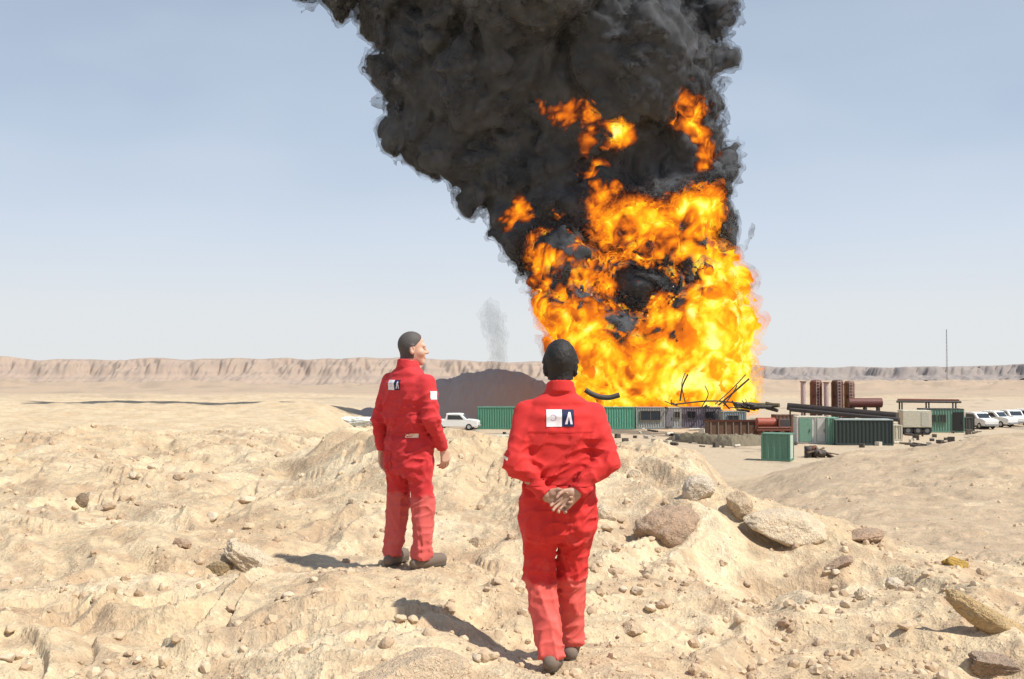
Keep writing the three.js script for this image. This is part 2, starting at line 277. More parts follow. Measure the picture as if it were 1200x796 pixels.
function heat(x, y, z) {
  const n = fbm3(x * 0.2, y * 0.18, z * 0.2, 4), u = x / -z, f = bF(x, y, z), low = sst(19, 8, y + 4 * n);
  const wx = x + 1.6 * n3(x * .16, y * .16, z * .16 + 4), wy = y + 1.6 * n3(x * .16 + 9, y * .16, z * .16);
  const c = cool(x, y, z);
  let h = sst(2.6, -0.6, f + (1 - low) * (2.4 * n - .2)) * .58 - c * (.72 + 1.7 * fbm3(x * .3 + 40, y * .3, z * .3, 3));
  if (h > 0.05) h += 0.06 + 0.1 * low + 0.22 * sst(0.135, 0.185, u + .03 * n) + 0.3 * n + 0.36 * (Math.abs(n3(wx * 0.34, wy * 0.28, z * 0.34)) - 0.28) + 0.18 * (Math.abs(n3(wx * 0.8, wy * 0.62, z * 0.8)) - 0.3) + .08 * n3(wx * 1.7, wy * 1.3, z * 1.7);
  if (f < 4 && c < .3) h = Math.max(h, low * (.46 + .2 * n + .2 * sst(.14, .19, u)));
  for (const [cx, cy, cz, r, t] of pockets) { const q = Math.hypot(x - cx, y - cy, (z - cz) * 0.6) / r; if (q < 1.8) h = Math.max(h, t * (1.15 - .85 * q) + 0.55 * n + .3 * (Math.abs(n3(wx * 0.6, wy * 0.5, z * 0.6)) - .3)); }
  return h;
}
const RAMP = [[0.2, .035, .012, .008], [0.3, .16, .035, .012], [0.4, .48, .10, .012], [0.52, .95, .22, .012], [0.66, 1.1, .40, .012], [0.8, 1.15, .68, .02], [0.92, 1.2, .93, .07], [1.1, 1.25, 1.1, .35]];
function glow(h) { let k = 0; while (k < RAMP.length - 2 && h > RAMP[k + 1][0]) k++; const A = RAMP[k], B = RAMP[k + 1], t = clamp((h - A[0]) / (B[0] - A[0])); return [1, 2, 3].map((i) => lerp(A[i], B[i], t) * 0.8); }
{
  const a = at(300, -190, FD), b = at(930, 480, FD);
  const cache = {}, g = surface(fireField, [a.x, -5.4, -FD - 20], [b.x, a.y, -FD + 20], 0.33, cache);
  const P = g.attributes.position, N = g.attributes.normal, idx = g.index.array, n = P.count, hot = new Float32Array(n), col = new Float32Array(n * 3);
  const soot = (x, y, z) => { const k = clamp(.5 + .5 * 1.1 * fbm3(x * .14 + 3, y * .14, z * .14, 4)); return [lerp(.045, .105, k), lerp(.048, .111, k), lerp(.054, .121, k)]; };
  for (let i = 0; i < n; i++) {
    const x = P.getX(i), y = P.getY(i), z = P.getZ(i); hot[i] = heat(x, y, z);
    col.set(hot[i] > 0.2 ? glow(hot[i]) : soot(x, y, z), i * 3);
  }
  const part = (test, colour, src = g, heatOf = hot) => {
    const P = src.attributes.position, N = src.attributes.normal, idx = src.index.array, map = new Int32Array(P.count).fill(-1), p = [], nn = [], c = [], ix = [];
    for (let t = 0; t < idx.length; t += 3) {
      if (!test((heatOf[idx[t]] + heatOf[idx[t + 1]] + heatOf[idx[t + 2]]) / 3)) continue;
      for (let k = 0; k < 3; k++) { const v = idx[t + k]; if (map[v] < 0) { map[v] = p.length / 3; p.push(P.getX(v), P.getY(v), P.getZ(v)); nn.push(N.getX(v), N.getY(v), N.getZ(v)); c.push(...colour(v, P.getX(v), P.getY(v), P.getZ(v))); } ix.push(map[v]); }
    }
    const q = new THREE.BufferGeometry();
    q.setAttribute('position', new THREE.Float32BufferAttribute(p, 3)); q.setAttribute('normal', new THREE.Float32BufferAttribute(nn, 3)); q.setAttribute('color', new THREE.Float32BufferAttribute(c, c.length / p.length * 3)); q.setIndex(ix);
    return q;
  };
  const smoke = new THREE.Group(); smoke.name = 'smoke'; scene.add(smoke);
  tag(smoke, 'towering black and grey smoke plume rolling up and left from the oil fire', 'smoke', null, 'stuff');
  mesh('billow', part((h) => h <= 0.2, (v) => soot(P.getX(v), P.getY(v), P.getZ(v))), new THREE.MeshStandardMaterial({ vertexColors: true, roughness: 1 }), smoke).material.userData = {};
  const fire = thing('fire', 'huge yellow and orange well fire burning at the foot of the smoke', 'fire');
  mesh('flame', part((h) => h > 0.2, (v) => glow(hot[v])), new THREE.MeshBasicMaterial({ vertexColors: true }), fire);
  // thinner smoke and paler flame round the dense bodies, in veils
  [0.35, 0.9].forEach((lv, k) => {
    const q = surface(null, [a.x, -5.4, -FD - 20], [b.x, a.y, -FD + 20], 0.33, cache, lv), p = q.attributes.position, ht = new Float32Array(p.count);
    for (let i = 0; i < p.count; i++) ht[i] = heat(p.getX(i), p.getY(i), p.getZ(i));
    const thin = (x, y, z) => clamp((0.44 - 0.12 * k) * (0.55 + 1.2 * fbm3(x * .35, y * .35 + 20 * k, z * .35, 3)));
    const sm = mesh('veil', part((h) => h <= 0.2, (v, x, y, z) => [...soot(x, y, z), thin(x, y, z)], q, ht), new THREE.MeshStandardMaterial({ vertexColors: true, roughness: 1, transparent: true }), smoke);
    if (k < 2) mesh('flame', part((h) => h > 0.2, (v, x, y, z) => [...glow(ht[v] - .06), thin(x, y, z) * sst(.15, .5, ht[v]) * .75], q, ht), new THREE.MeshBasicMaterial({ vertexColors: true, transparent: true }), fire);
  });
  // a thin wisp drifting up behind the spoil heap
  const w = new THREE.Group(); w.name = numbered('smoke'); scene.add(w); tag(w, 'thin pale grey smoke wisp rising behind the dark spoil heap', 'smoke', null, 'stuff');
  const col0 = at(582, 440, 190), wf = (x, y, z) => { const t = (y - col0.y) / 13, sx = col0.x - .6 * t + .5 * Math.sin(t * 5), r = 1.0 + 1.5 * t; return Math.hypot(x - sx, (z - col0.z) * .8) - r + (t < 0 ? -t * 3 : 0) + Math.max(0, t - .8) * 9 - 1.1 * fbm3(x * .5, y * .35, z * .5, 4) + .3; };
  const wc = {}; [0, -.5, -1.0, .5].forEach((lv) => { const q = surface(wf, [col0.x - 6, col0.y - 2, col0.z - 6], [col0.x + 6, col0.y + 17, col0.z + 6], .25, wc, lv); mesh('veil', q, mat([.16, .16, .165], { transparent: true, opacity: .045, roughness: 1 }), w); });
  const lamp = new THREE.PointLight(new THREE.Color(1, 0.5, 0.13), 40); lamp.name = 'fire_glow'; lamp.position.copy(at(790, 440, FD - 14)); lamp.castShadow = true; lamp.shadow.radius = 60; scene.add(lamp);
}

/* ------------------------------------------------ rocks and rubble */
const rockMap = sandMap, rockBump = sandBump;
function rockGeo(seed, detail, sx, sy, sz, cuts = 9, rough = 0.06) {
  const R = rng(seed), g0 = new THREE.IcosahedronGeometry(1, detail), planes = [];
  for (let i = 0; i < cuts; i++) { const a = R() * 6.283, c = R() * 2 - 1, s = Math.sqrt(1 - c * c); planes.push([Math.cos(a) * s, c, Math.sin(a) * s, 0.55 + 0.35 * R()]); }
  const p = g0.attributes.position, o = seed * 3.7;
  for (let i = 0; i < p.count; i++) {
    const v = V(p.getX(i), p.getY(i), p.getZ(i)).normalize(); let r = 1;
    for (const [a, b, c, d] of planes) { const k = v.x * a + v.y * b + v.z * c; if (k > 0.02) r = smin(r, d / k, 0.06); }
    r *= 1 + rough * (fbm3(v.x * 2.2 + o, v.y * 2.2, v.z * 2.2, 4) * 1.6 - 0.6 * Math.abs(n3(v.x * 5 + o, v.y * 5, v.z * 5)));
    p.setXYZ(i, v.x * r * sx, v.y * r * sy, v.z * r * sz);
  }
  const uv = new Float32Array(p.count * 2);
  for (let i = 0; i < p.count; i += 3) { // each face takes its grain across its main axis
    const q = [0, 1, 2].map((k) => V(0, 0, 0).fromBufferAttribute(p, i + k)), n = q[1].clone().sub(q[0]).cross(q[2].clone().sub(q[0])), ax = Math.abs(n.x), ay = Math.abs(n.y), az = Math.abs(n.z);
    for (let k = 0; k < 3; k++) { const w = ay >= ax && ay >= az ? [q[k].x, q[k].z] : ax >= az ? [q[k].z, q[k].y] : [q[k].x, q[k].y]; uv[(i + k) * 2] = w[0] / .8; uv[(i + k) * 2 + 1] = w[1] / .8; }
  }
  g0.setAttribute('uv', new THREE.BufferAttribute(uv, 2)); g0.deleteAttribute('normal');
  // smooth across shared corners
  const key = new Map(), nm = new Float32Array(p.count * 3), A = V(0, 0, 0), B = V(0, 0, 0), C = V(0, 0, 0), ks = [];
  for (let i = 0; i < p.count; i++) ks.push([p.getX(i), p.getY(i), p.getZ(i)].map((q) => Math.round(q * 2e4)).join());
  for (let i = 0; i < p.count; i += 3) { A.fromBufferAttribute(p, i); B.fromBufferAttribute(p, i + 1).sub(A); C.fromBufferAttribute(p, i + 2).sub(A); B.cross(C); for (let k = 0; k < 3; k++) { const q = ks[i + k], w = key.get(q) ?? [0, 0, 0]; w[0] += B.x; w[1] += B.y; w[2] += B.z; key.set(q, w); } }
  for (let i = 0; i < p.count; i++) { const w = key.get(ks[i]), l = Math.hypot(...w) || 1; nm.set([w[0] / l, w[1] / l, w[2] / l], i * 3); }
  g0.setAttribute('normal', new THREE.BufferAttribute(nm, 3));
  return g0;
}
const rockMat = (rgb) => mat(rgb, { map: rockMap, bumpMap: rockBump, bumpScale: 0.02, roughness: 0.95 });
const paleRock = rockMat([.76, .63, .45]), tanRock = rockMat([.63, .49, .33]), brownRock = rockMat([.50, .36, .25]), ochreRock = rockMat([.55, .36, .09]), whiteRock = rockMat([.72, .62, .48]);
function rock(label, x, y, w, sy, sz, seed, m, rot = [0, 0, 0], lift = 0, cuts = 9, rough = 0.06) { // w: width in photograph pixels, sy and sz: height and depth as shares of it
  const p = groundAt(x, y), s = w / F * -p.z / 2;
  const o = mesh('rock', rockGeo(seed, 15, s, s * sy, s * sz, cuts, rough), m, null, [p.x, p.y + s * sy * (0.2 + lift), p.z - s * sz * 0.4], rot);
  return tag(o, label, 'rock');
}
rock('wide pale slab of rock tilted over its own shadow on the right', 928, 634, 122, .36, .62, 3, paleRock, [0.18, .25, -0.13], 0.35, 8, .05);
rock('squarish tan block with one dark split face, leaning against the wide flat slab', 870, 604, 50, .8, .8, 8, tanRock, [0.1, .7, -0.35], 0.15, 11);
rock('cream rounded boulder on the rubble crest', 820, 582, 42, .9, .8, 12, whiteRock, [0, .4, .2], 0.1);
rock('big brown earthy boulder dug into the rubble right of the walking person', 784, 630, 108, .62, .55, 21, brownRock, [0.25, .5, 0.06], -0.2, 7, .08);
rock('small pale boulder just right of the trousers of the walking person', 708, 606, 30, .85, .8, 31, paleRock, [0, 1, 0.1]);
rock('mustard yellow stone alone above the long slab at the right edge', 1121, 664, 36, .6, .7, 37, ochreRock, [0.1, .3, -0.35], 0.1);
rock('long narrow slab of yellowish stone slanting down to the right edge', 1166, 738, 116, .3, .36, 46, rockMat([.58, .42, .22]), [0.15, -0.35, -0.5], 0.35, 5);
rock('grey brown jagged rock in the bottom right corner', 1172, 788, 84, .4, .6, 44, rockMat([.40, .30, .22]), [0, .2, -0.15], 0.1, 12, .12);
rock('flat reddish brown stone lying past the right end of the wide flat slab', 1012, 632, 62, .3, .6, 47, brownRock, [0, .3, 0.1]);
rock('whitish flattened stone in the middle of the rubble right of centre', 1052, 690, 40, .5, .7, 51, whiteRock, [0, .6, -0.2]);
rock('small cream stone left of the whitish flattened stone', 1016, 700, 26, .75, .8, 53, paleRock, [0, .2, 0.3]);
rock('curved pale rock shelf overhanging a shadowed hollow on the left', 292, 668, 84, .34, .5, 57, paleRock, [0.1, -.2, -0.42], 0.45, 7, .07);
rock('low olive brown stone tucked under the curved pale rock shelf', 256, 672, 36, .6, .7, 59, rockMat([.36, .27, .15]), [0, .4, 0]);
rock('dark brown upright stone standing on the pale bank at the far left', 94, 590, 17, 1.3, .9, 61, rockMat([.32, .24, .16]), [0, 0, .2]);
rock('small dark brown stone at the left end of the curved pale rock shelf', 212, 641, 22, .8, .8, 63, brownRock);
rock('buff stone half buried right of the boots of the standing person', 560, 640, 24, .7, .9, 67, tanRock);
rock('smooth cream hump of rock in the bottom centre foreground', 478, 796, 150, .42, .8, 71, rockMat([.64, .50, .34]), [0, .3, .05], -0.35, 6, .04);
rock('angular beige stone below the big brown earthy boulder', 742, 742, 30, .6, .8, 73, tanRock, [0, .8, .1]);
rock('broken brown clod between the wide flat slab and the whitish flattened stone', 985, 664, 40, .5, .7, 79, rockMat([.47, .34, .24]), [0, .3, .3], 0, 12, .1);
rock('buff block on the pale rubble behind the right arm of the walking person', 742, 560, 24, .7, .8, 83, paleRock);
{
  const R = rng(77), spots = [];
  for (let i = 0; spots.length < 64 && i < 900; i++) {
    const x = R() * 1200, y = 540 + R() * 250;
    if (x > 420 && x < 540 && y > 560 && y < 690 || x > 590 && x < 700) continue;
    if (x > 700 && y < 560 + (x - 700) * 0.38 || n2(x * 0.006, y * 0.009) + (x > 700 ? 0.3 : 0) < 0.1) continue;
    spots.push([x, y]);
  }
  const proto = []; for (let i = 0; i < 4; i++) proto.push(rockGeo(200 + i, 5, 1, 0.62, 0.8, 14, .12));
  const mats = [[.62, .49, .33], [.54, .41, .28], [.68, .57, .42], [.46, .33, .22]].map((c) => mat(c, { map: rockMap, roughness: .95 }));
  spots.forEach(([x, y], i) => {
    const p = groundAt(x, y), s = (5 + 5 * R()) / F * -p.z;
    const o = mesh('rock', proto[i % 4], mats[(R() * 3.2) | 0], null, [p.x, p.y + s * 0.12, p.z], [R() * .6 - .3, R() * 6, R() * .6 - .3]);
    o.scale.set(s * (.7 + .5 * R()), s, s);
    tag(o, 'small loose stone about a fist or two across lying on the sandy rubble', 'rock', 'loose stones on the foreground rubble');
  });
  // gravel: more chips than one could count
  const gr = new THREE.Group(); gr.name = 'rubble'; scene.add(gr); tag(gr, 'loose stone chips and clods strewn over the foreground sand', 'rubble', null, 'stuff');
  const M = new THREE.Matrix4(), Q = new THREE.Quaternion(), E = new THREE.Euler(), S = V(1, 1, 1), O = V(0, 0, 0), c = new THREE.Color();
  const chip = (k) => { const r = rng(900 + k), g = new THREE.IcosahedronGeometry(1, 1), p = g.attributes.position, m = new Map(); for (let i = 0; i < p.count; i++) { const q = [p.getX(i), p.getY(i), p.getZ(i)].map((e) => e.toFixed(3)).join(); if (!m.has(q)) m.set(q, [.62 + .4 * r(), .5 + .3 * r(), .55 + .4 * r()]); const w = m.get(q); p.setXYZ(i, p.getX(i) * w[0], p.getY(i) * w[1], p.getZ(i) * w[2]); } g.computeVertexNormals(); return g; };
  for (let k = 0; k < 4; k++) {
    const list = [];
    for (let i = 0; i < 60000 && list.length < 2600; i++) {
      const d = 3.5 * Math.pow(12, R()), u = (R() - 0.5) * 1.1, x = u * d, z = -d;
      if (u > 0.12 && d > 10.5 && R() > 0.3) continue;
      if (R() > sst(-0.5, 0.45, fbm2(x * 0.5 + 20, z * 0.5, 3) + (u > 0.08 && d < 11 ? 0.3 : 0))) continue;
      const s = Math.min(0.05, 0.0055 * Math.pow(R() + 0.01, -0.72)) * (d > 14 ? 1.4 : 1);
      list.push([x, z, s]);
    }
    const o = new THREE.InstancedMesh(chip(k), mat([1, 1, 1]), list.length);
    list.forEach(([x, z, s], i) => { E.set(R() * 6, R() * 6, R() * 6); O.set(x, H(x, z, 0.03) + s * 0.02, z); M.compose(O, Q.setFromEuler(E), S.set(s, s, s)); o.setMatrixAt(i, M); const t = R(); c.setRGB(lerp(.42, .60, t), lerp(.30, .465, t), lerp(.19, .31, t)); o.setColorAt(i, c); });
    o.name = 'stone_chip'; o.castShadow = o.receiveShadow = true; o.userData.kind = 'stuff'; gr.add(o);
  }
}

/* ------------------------------------------------ people */
const skinMat = (rgb) => mat(rgb, { roughness: 0.55 });
const tw = (a, b, t) => a.clone().lerp(b, t);
function hand(wrist, dir, palm, side, curl, spread = 0.12) {          // capsules of a palm, four fingers and a thumb
  const d = dir.clone().normalize(), s = side.clone().addScaledVector(d, -side.dot(d)).normalize(), n = d.clone().cross(s).normalize(); if (n.dot(palm) < 0) n.negate();
  const L = [], J = (a, b, ra, rb) => L.push({ a, b, ra, rb });
  const P = (u, v, w) => wrist.clone().addScaledVector(d, u).addScaledVector(s, v).addScaledVector(n, w);
  const len = [[.046, .027, .021], [.051, .031, .023], [.046, .028, .022], [.036, .022, .019]], off = [.031, .0105, -.0105, -.03], kn = [.093, .097, .092, .083];
  const palmL = [];
  off.forEach((o, i) => { palmL.push({ a: P(.005, o * 0.55, 0), b: P(kn[i], o, 0), ra: .016, rb: .0125 }); });
  palmL.push({ a: P(.03, .02, .006), b: P(.055, .03, .006), ra: .017, rb: .013 });
  const fingers = [];
  off.forEach((o, i) => {
    let p = P(kn[i], o, 0), ang = 0; const f = [];
    for (let k = 0; k < 3; k++) {
      ang += curl[i] * [0.8, 1.1, 0.7][k];
      const q = p.clone().addScaledVector(d, len[i][k] * Math.cos(ang)).addScaledVector(n, len[i][k] * Math.sin(ang)).addScaledVector(s, o * spread * (1 - k * 0.3));
      f.push({ a: p, b: q, ra: [.0098, .0088, .0079][k], rb: [.0088, .0079, .0068][k] }); p = q;
    }
    fingers.push(f);
  });
  const t0 = P(.022, .03, .004), t1 = P(.052, .05, .012), t2 = P(.081, .055, .02 + .01 * curl[0]), t3 = P(.104, .05, .026 + .016 * curl[0]);
  fingers.push([{ a: t0, b: t1, ra: .014, rb: .0115 }, { a: t1, b: t2, ra: .0112, rb: .0098 }, { a: t2, b: t3, ra: .0098, rb: .0078 }]);
  const pf = palmL.map((q) => cap(q.a, q.b, q.ra, q.rb)), ff = fingers.map((f) => f.map((q) => cap(q.a, q.b, q.ra, q.rb)));
  const sdf = (x, y, z) => {
    let h = 1; for (const q of pf) h = smin(h, q(x, y, z), .012);
    let r = h; for (const f of ff) { let q = 1; for (const c of f) q = smin(q, c(x, y, z), .004); q = smin(q, h, .008); r = Math.min(r, q); }
    return r;
  };
  return { sdf, centre: P(.085, 0, .02) };
}
function headSdf(c, yaw, pitch) {                               // returns [head, hair-cap] in the figure's space; the face looks along -z before it is turned
  const q = new THREE.Quaternion().setFromEuler(new THREE.Euler(pitch, yaw, 0, 'YXZ')).invert(), v = V(0, 0, 0);
  const E1 = ell(V(0, .035, .012), .076, .095, .097), E2 = ell(V(0, -.05, -.028), .058, .072, .066), brow = cap(V(-.04, .022, -.078), V(.04, .022, -.078), .014, .014), nose = cap(V(0, .012, -.088), V(0, -.026, -.112), .0085, .013), chin = cap(V(-.014, -.103, -.066), V(.014, -.103, -.066), .02, .02);
  const nostril = cap(V(-.012, -.03, -.1), V(.012, -.03, -.1), .009, .009), lips = cap(V(-.02, -.062, -.085), V(.02, -.062, -.085), .0105, .0105), gap = cap(V(-.024, -.062, -.098), V(.024, -.062, -.098), .0028, .0028), nk = cap(V(0, -.03, .03), V(0, -.15, .05), .056, .058);
  const sockets = [-1, 1].map((s) => ell(V(s * .031, .0, -.093), .02, .0125, .016)), eyes = [-1, 1].map((s) => ell(V(s * .031, .0, -.078), .0125, .0125, .0125)), lids = [-1, 1].map((s) => cap(V(s * .02, .006, -.087), V(s * .043, .004, -.083), .0042, .0042)), cheeks = [-1, 1].map((s) => ell(V(s * .042, -.03, -.055), .026, .028, .03));
  const ears = [-1, 1].map((s) => ell(V(s * .079, -.008, .016), .011, .034, .021)), cups = [-1, 1].map((s) => ell(V(s * .089, -.004, .01), .008, .02, .011));
  const local = (x, y, z) => v.set(x - c.x, y - c.y, z - c.z).applyQuaternion(q);
  const head = (x, y, z) => {
    const p = local(x, y, z), a = p.x, b = p.y, e = p.z;
    let d = smin(E1(a, b, e), E2(a, b, e), .035); d = smin(d, nk(a, b, e), .025); d = smin(d, brow(a, b, e), .02); d = smin(d, chin(a, b, e), .025);
    for (const k of cheeks) d = smin(d, k(a, b, e), .02);
    for (const k of sockets) d = -smin(-d, k(a, b, e), .012);
    d = smin(d, nose(a, b, e), .012); d = smin(d, nostril(a, b, e), .008); d = smin(d, lips(a, b, e), .01);
    for (const k of eyes) d = Math.min(d, k(a, b, e)); for (const k of lids) d = smin(d, k(a, b, e), .004);
    d = -smin(-d, gap(a, b, e), .004);
    for (let i = 0; i < 2; i++) d = smin(d, -smin(-ears[i](a, b, e), cups[i](a, b, e), .004), .006);
    return d;
  };
  return { head, local, E1 };
}
function torsoSdf(st, cx) {                                     // elliptical stations from the crotch to the neck
  return (x, y, z) => {
    let k = 0; while (k < st.length - 2 && y > st[k + 1][0]) k++;
    const A = st[k], B = st[k + 1], t = sst(0, 1, clamp((y - A[0]) / (B[0] - A[0]))), a = lerp(A[1], B[1], t), b = lerp(A[2], B[2], t), c = lerp(A[3], B[3], t), ox = lerp(A[4] || 0, B[4] || 0, t);
    const px_ = (x - ox) / a, pz = (z - c) / b, e = Math.pow(Math.pow(Math.abs(px_), 2.3) + Math.pow(Math.abs(pz), 2.3), 1 / 2.3), side = (e - 1) * Math.min(a, b), lo = st[0][0] - y, hi = y - st[st.length - 1][0];
    return Math.max(side, lo, hi);
  };
}
function personBuild(name, label, o) {
  const root = thing(name, label, 'person', o.pos, o.turn), J = o.joints, body = [], g = [];
  const T = torsoSdf(o.torso), limbs = (inset) => {
    const c = (a, b, ra, rb) => cap(a, b, ra - inset, rb - inset);
    return { al: [c(J.sl, J.el, .072, .058), c(J.el, J.wl, .057, .043)], ar: [c(J.sr, J.er, .072, .058), c(J.er, J.wr, .057, .043)], ll: [c(J.hl, J.kl, .101, .081), c(J.kl, J.al, .08, .07)], lr: [c(J.hr, J.kr, .101, .081), c(J.kr, J.ar, .08, .07)] };
  };
  const joinAll = (L, inset, cuff) => (x, y, z) => {
    const t = T(x, y, z) + inset, m = (l, k) => smin(l[0](x, y, z), l[1](x, y, z), k);
    const leg = smin(m(L.ll, .03), m(L.lr, .03), .012); let d = smin(t, leg, .05);
    const arm = (l, w, e) => { let q = m(l, .02); if (cuff && Math.hypot(x - w.x, y - w.y, z - w.z) < .14) { const k = ((x - w.x) * (w.x - e.x) + (y - w.y) * (w.y - e.y) + (z - w.z) * (w.z - e.z)) / w.distanceTo(e); q = Math.max(q, k + .004); } return q; };
    d = smin(d, arm(L.al, J.wl, J.el), .025); return smin(d, arm(L.ar, J.wr, J.er), .025);
  };
  const LC = limbs(0), cloth = joinAll(LC, 0, true), under = joinAll(limbs(.014), .014);
  // skin: one figure under the clothes, with head and hands on finer grids
  const h = headSdf(J.head, o.headYaw, o.headPitch || 0), neck = cap(J.neck, J.head.clone().add(V(0, -.05, .02)), .056, .054);
  const full = (x, y, z) => smin(under(x, y, z), neck(x, y, z), .03);
  const B = [[-.46, .03, -.36], [.46, 1.56, .36]];
  g.push(surface(full, B[0], B[1], .016));
  g.push(surface(h.head, [J.head.x - .14, J.head.y - .17, J.head.z - .16], [J.head.x + .14, J.head.y + .15, J.head.z + .16], .004));
  for (const q of o.hands) { const c = q.centre; g.push(surface(q.sdf, [c.x - .125, c.y - .125, c.z - .125], [c.x + .125, c.y + .125, c.z + .125], .0035)); }
  mesh('body', merge(g), skinMat(o.skin), root);
  // coverall with folds
  const fold = (x, y, z) => {
    const near = (p, r) => Math.exp(-((x - p.x) ** 2 + (y - p.y) ** 2 + (z - p.z) ** 2) / (r * r));
    const bend = near(J.el, .13) + near(J.er, .13) + near(J.kl, .15) + near(J.kr, .15) + 0.8 * near(V(0, 1.0, .1), .26) + near(J.al, .16) + near(J.ar, .16) + 0.7 * near(V(0, .78, .08), .2);
    let f = .006 * n3(x * 4, y * 4, z * 4) + .004 * (0.45 - Math.abs(n3(x * 6 + y * 5, y * 4 - x * 6, z * 6))) + (.002 + .014 * Math.min(1.2, bend)) * (Math.pow(1 - Math.abs(n3(x * 5 + 4 + y * 3, y * 11 - x * 3, z * 5)), 3) - .3);
    f += .02 * (Math.pow(1 - Math.abs(n3(x * 7 - y * 4.5 + 9, y * 1.8, 3)), 3) - .3) * sst(1.0, 1.12, y) * sst(1.4, 1.25, y);
    f += .013 * (Math.pow(1 - Math.abs(n3(x * 8 + y, y * 1.8, z * 8)), 3) - .3) * sst(.95, .8, y);
    return f + .010 * Math.exp(-(((y - o.waist) / .022) ** 2)) * sst(.28, .2, Math.abs(x)) * -1;
  };
  const coat = (x, y, z) => {
    let d = cloth(x, y, z) - fold(x, y, z);
    d = Math.max(d, J.hem - y);
    return d;
  };
  const collarIn = .06, collar = (x, y, z) => { const c = J.neck, yy = y - c.y - .012 - 0.25 * (z - c.z), r = Math.hypot(x - c.x, (z - c.z - .012) * .95); return Math.max(Math.abs(r - collarIn - .012 + yy * .12) - .0075, Math.abs(yy) - .034); };
  const suit = (x, y, z) => smin(coat(x, y, z), collar(x, y, z), .01);
  const cg = surface(suit, [B[0][0], J.hem - .03, B[0][2]], [B[1][0], 1.62, B[1][2]], .008);
  const P = cg.attributes.position, col = new Float32Array(P.count * 3), uv = new Float32Array(P.count * 2);
  for (let i = 0; i < P.count; i++) {
    const x = P.getX(i), y = P.getY(i), z = P.getZ(i), dusty = clamp(sst(.02, -.02, y - o.kneeLine - .02 * n3(x * 9, y * 9, z * 9)) * o.dust + (y < .85 ? .3 : .05) * o.dust * sst(0.1, 0.5, fbm3(x * 9, y * 9, z * 9, 4)));
    for (let q = 0; q < 3; q++) col[i * 3 + q] = lerp(o.red[q], o.dustRgb[q], dusty);
    uv[i * 2] = (x + z * .5) / .12; uv[i * 2 + 1] = y / .12;
  }
  cg.setAttribute('color', new THREE.BufferAttribute(col, 3)); cg.setAttribute('uv', new THREE.BufferAttribute(uv, 2));
  const cm = new THREE.MeshPhysicalMaterial({ vertexColors: true, roughness: .85, bumpMap: clothBump, bumpScale: .0012, sheen: 0.25, sheenRoughness: .6 }); cm.sheenColor.setRGB(.8, .3, .25);
  mesh('coverall', cg, cm, root);
  // hair
  const hair = (x, y, z) => { const d = h.head(x, y, z), p = h.local(x, y, z); return Math.max(d - o.hairThick * (1 + .1 * n3(p.x * 75, p.y * 40, p.z * 75) + .08 * n3(p.x * 30, p.y * 30, p.z * 30)), o.hairCut(p)); };
  mesh('hair', surface(hair, [J.head.x - .13, J.head.y - .15, J.head.z - .15], [J.head.x + .13, J.head.y + .16, J.head.z + .15], .004), mat(o.hair, { roughness: .7 }), root);
  for (const [a, t, yaw] of [[J.al, J.tl, 0], [J.ar, J.tr, 0]]) {
    const f = t.clone().sub(a).setY(0).normalize(), heel = a.clone().addScaledVector(f, -.055), toe = a.clone().addScaledVector(f, .16); heel.y += J.heel(a) - a.y; toe.y = t.y; 
    const u = [cap(heel, toe, .043, .04), cap(a.clone().add(V(0, .05, 0)), a.clone().addScaledVector(f, .02).add(V(0, -.03, 0)), .042, .05), cap(tw(heel, toe, .5).add(V(0, .02, 0)), toe.clone().add(V(0, .012, 0)), .045, .038)];
    const sole = [cap(heel.clone().add(V(0, -.026, 0)), toe.clone().add(V(0, -.024, 0)), .036, .043)];
    const lo = [a.x - .25, Math.min(heel.y, toe.y) - .07, a.z - .28], hi = [a.x + .25, a.y + .16, a.z + .28];
    const boot = mesh('boot', surface((x, y, z) => { let d = 1; for (const q of u) d = smin(d, q(x, y, z), .03); return Math.max(d, y - a.y - .045); }, lo, hi, .009), mat([.17, .13, .10], { roughness: .85 }), root);
    mesh('sole', surface((x, y, z) => { const t_ = ((x - heel.x) * f.x + (z - heel.z) * f.z) / .215, gy = lerp(heel.y, toe.y, clamp(t_)) - .03; return Math.max(sole[0](x, y, z), Math.abs(y - gy) - .014); }, lo, hi, .008), mat([.09, .075, .06]), boot);
  }
  return { root, suit };
}
function patch(parent, sdf, name, c, right, up, from, w, hgt, m, nu = 14, nv = 10, lift = .003) { // cloth sewn on: follows the coverall under it
  const pos = [], uv = [], idx = [];
  for (let j = 0; j <= nv; j++) for (let i = 0; i <= nu; i++) {
    const p = c.clone().addScaledVector(right, (i / nu - .5) * w).addScaledVector(up, (j / nv - .5) * hgt).addScaledVector(from, .25);
    for (let k = 0; k < 200; k++) { const d = sdf(p.x, p.y, p.z); if (d < .0004) break; p.addScaledVector(from, -Math.max(.0008, d * .6)); }
    p.addScaledVector(from, lift); pos.push(p.x, p.y, p.z); uv.push(i / nu, j / nv);
  }
  for (let j = 0; j < nv; j++) for (let i = 0; i < nu; i++) { const a = j * (nu + 1) + i, b = a + 1, e = a + nu + 1, f = e + 1; idx.push(a, b, f, a, f, e); }
  const g = new THREE.BufferGeometry(); g.setAttribute('position', new THREE.Float32BufferAttribute(pos, 3)); g.setAttribute('uv', new THREE.Float32BufferAttribute(uv, 2)); g.setIndex(idx); g.computeVertexNormals();
  m.side = THREE.DoubleSide; return mesh(name, g, m, parent);
}
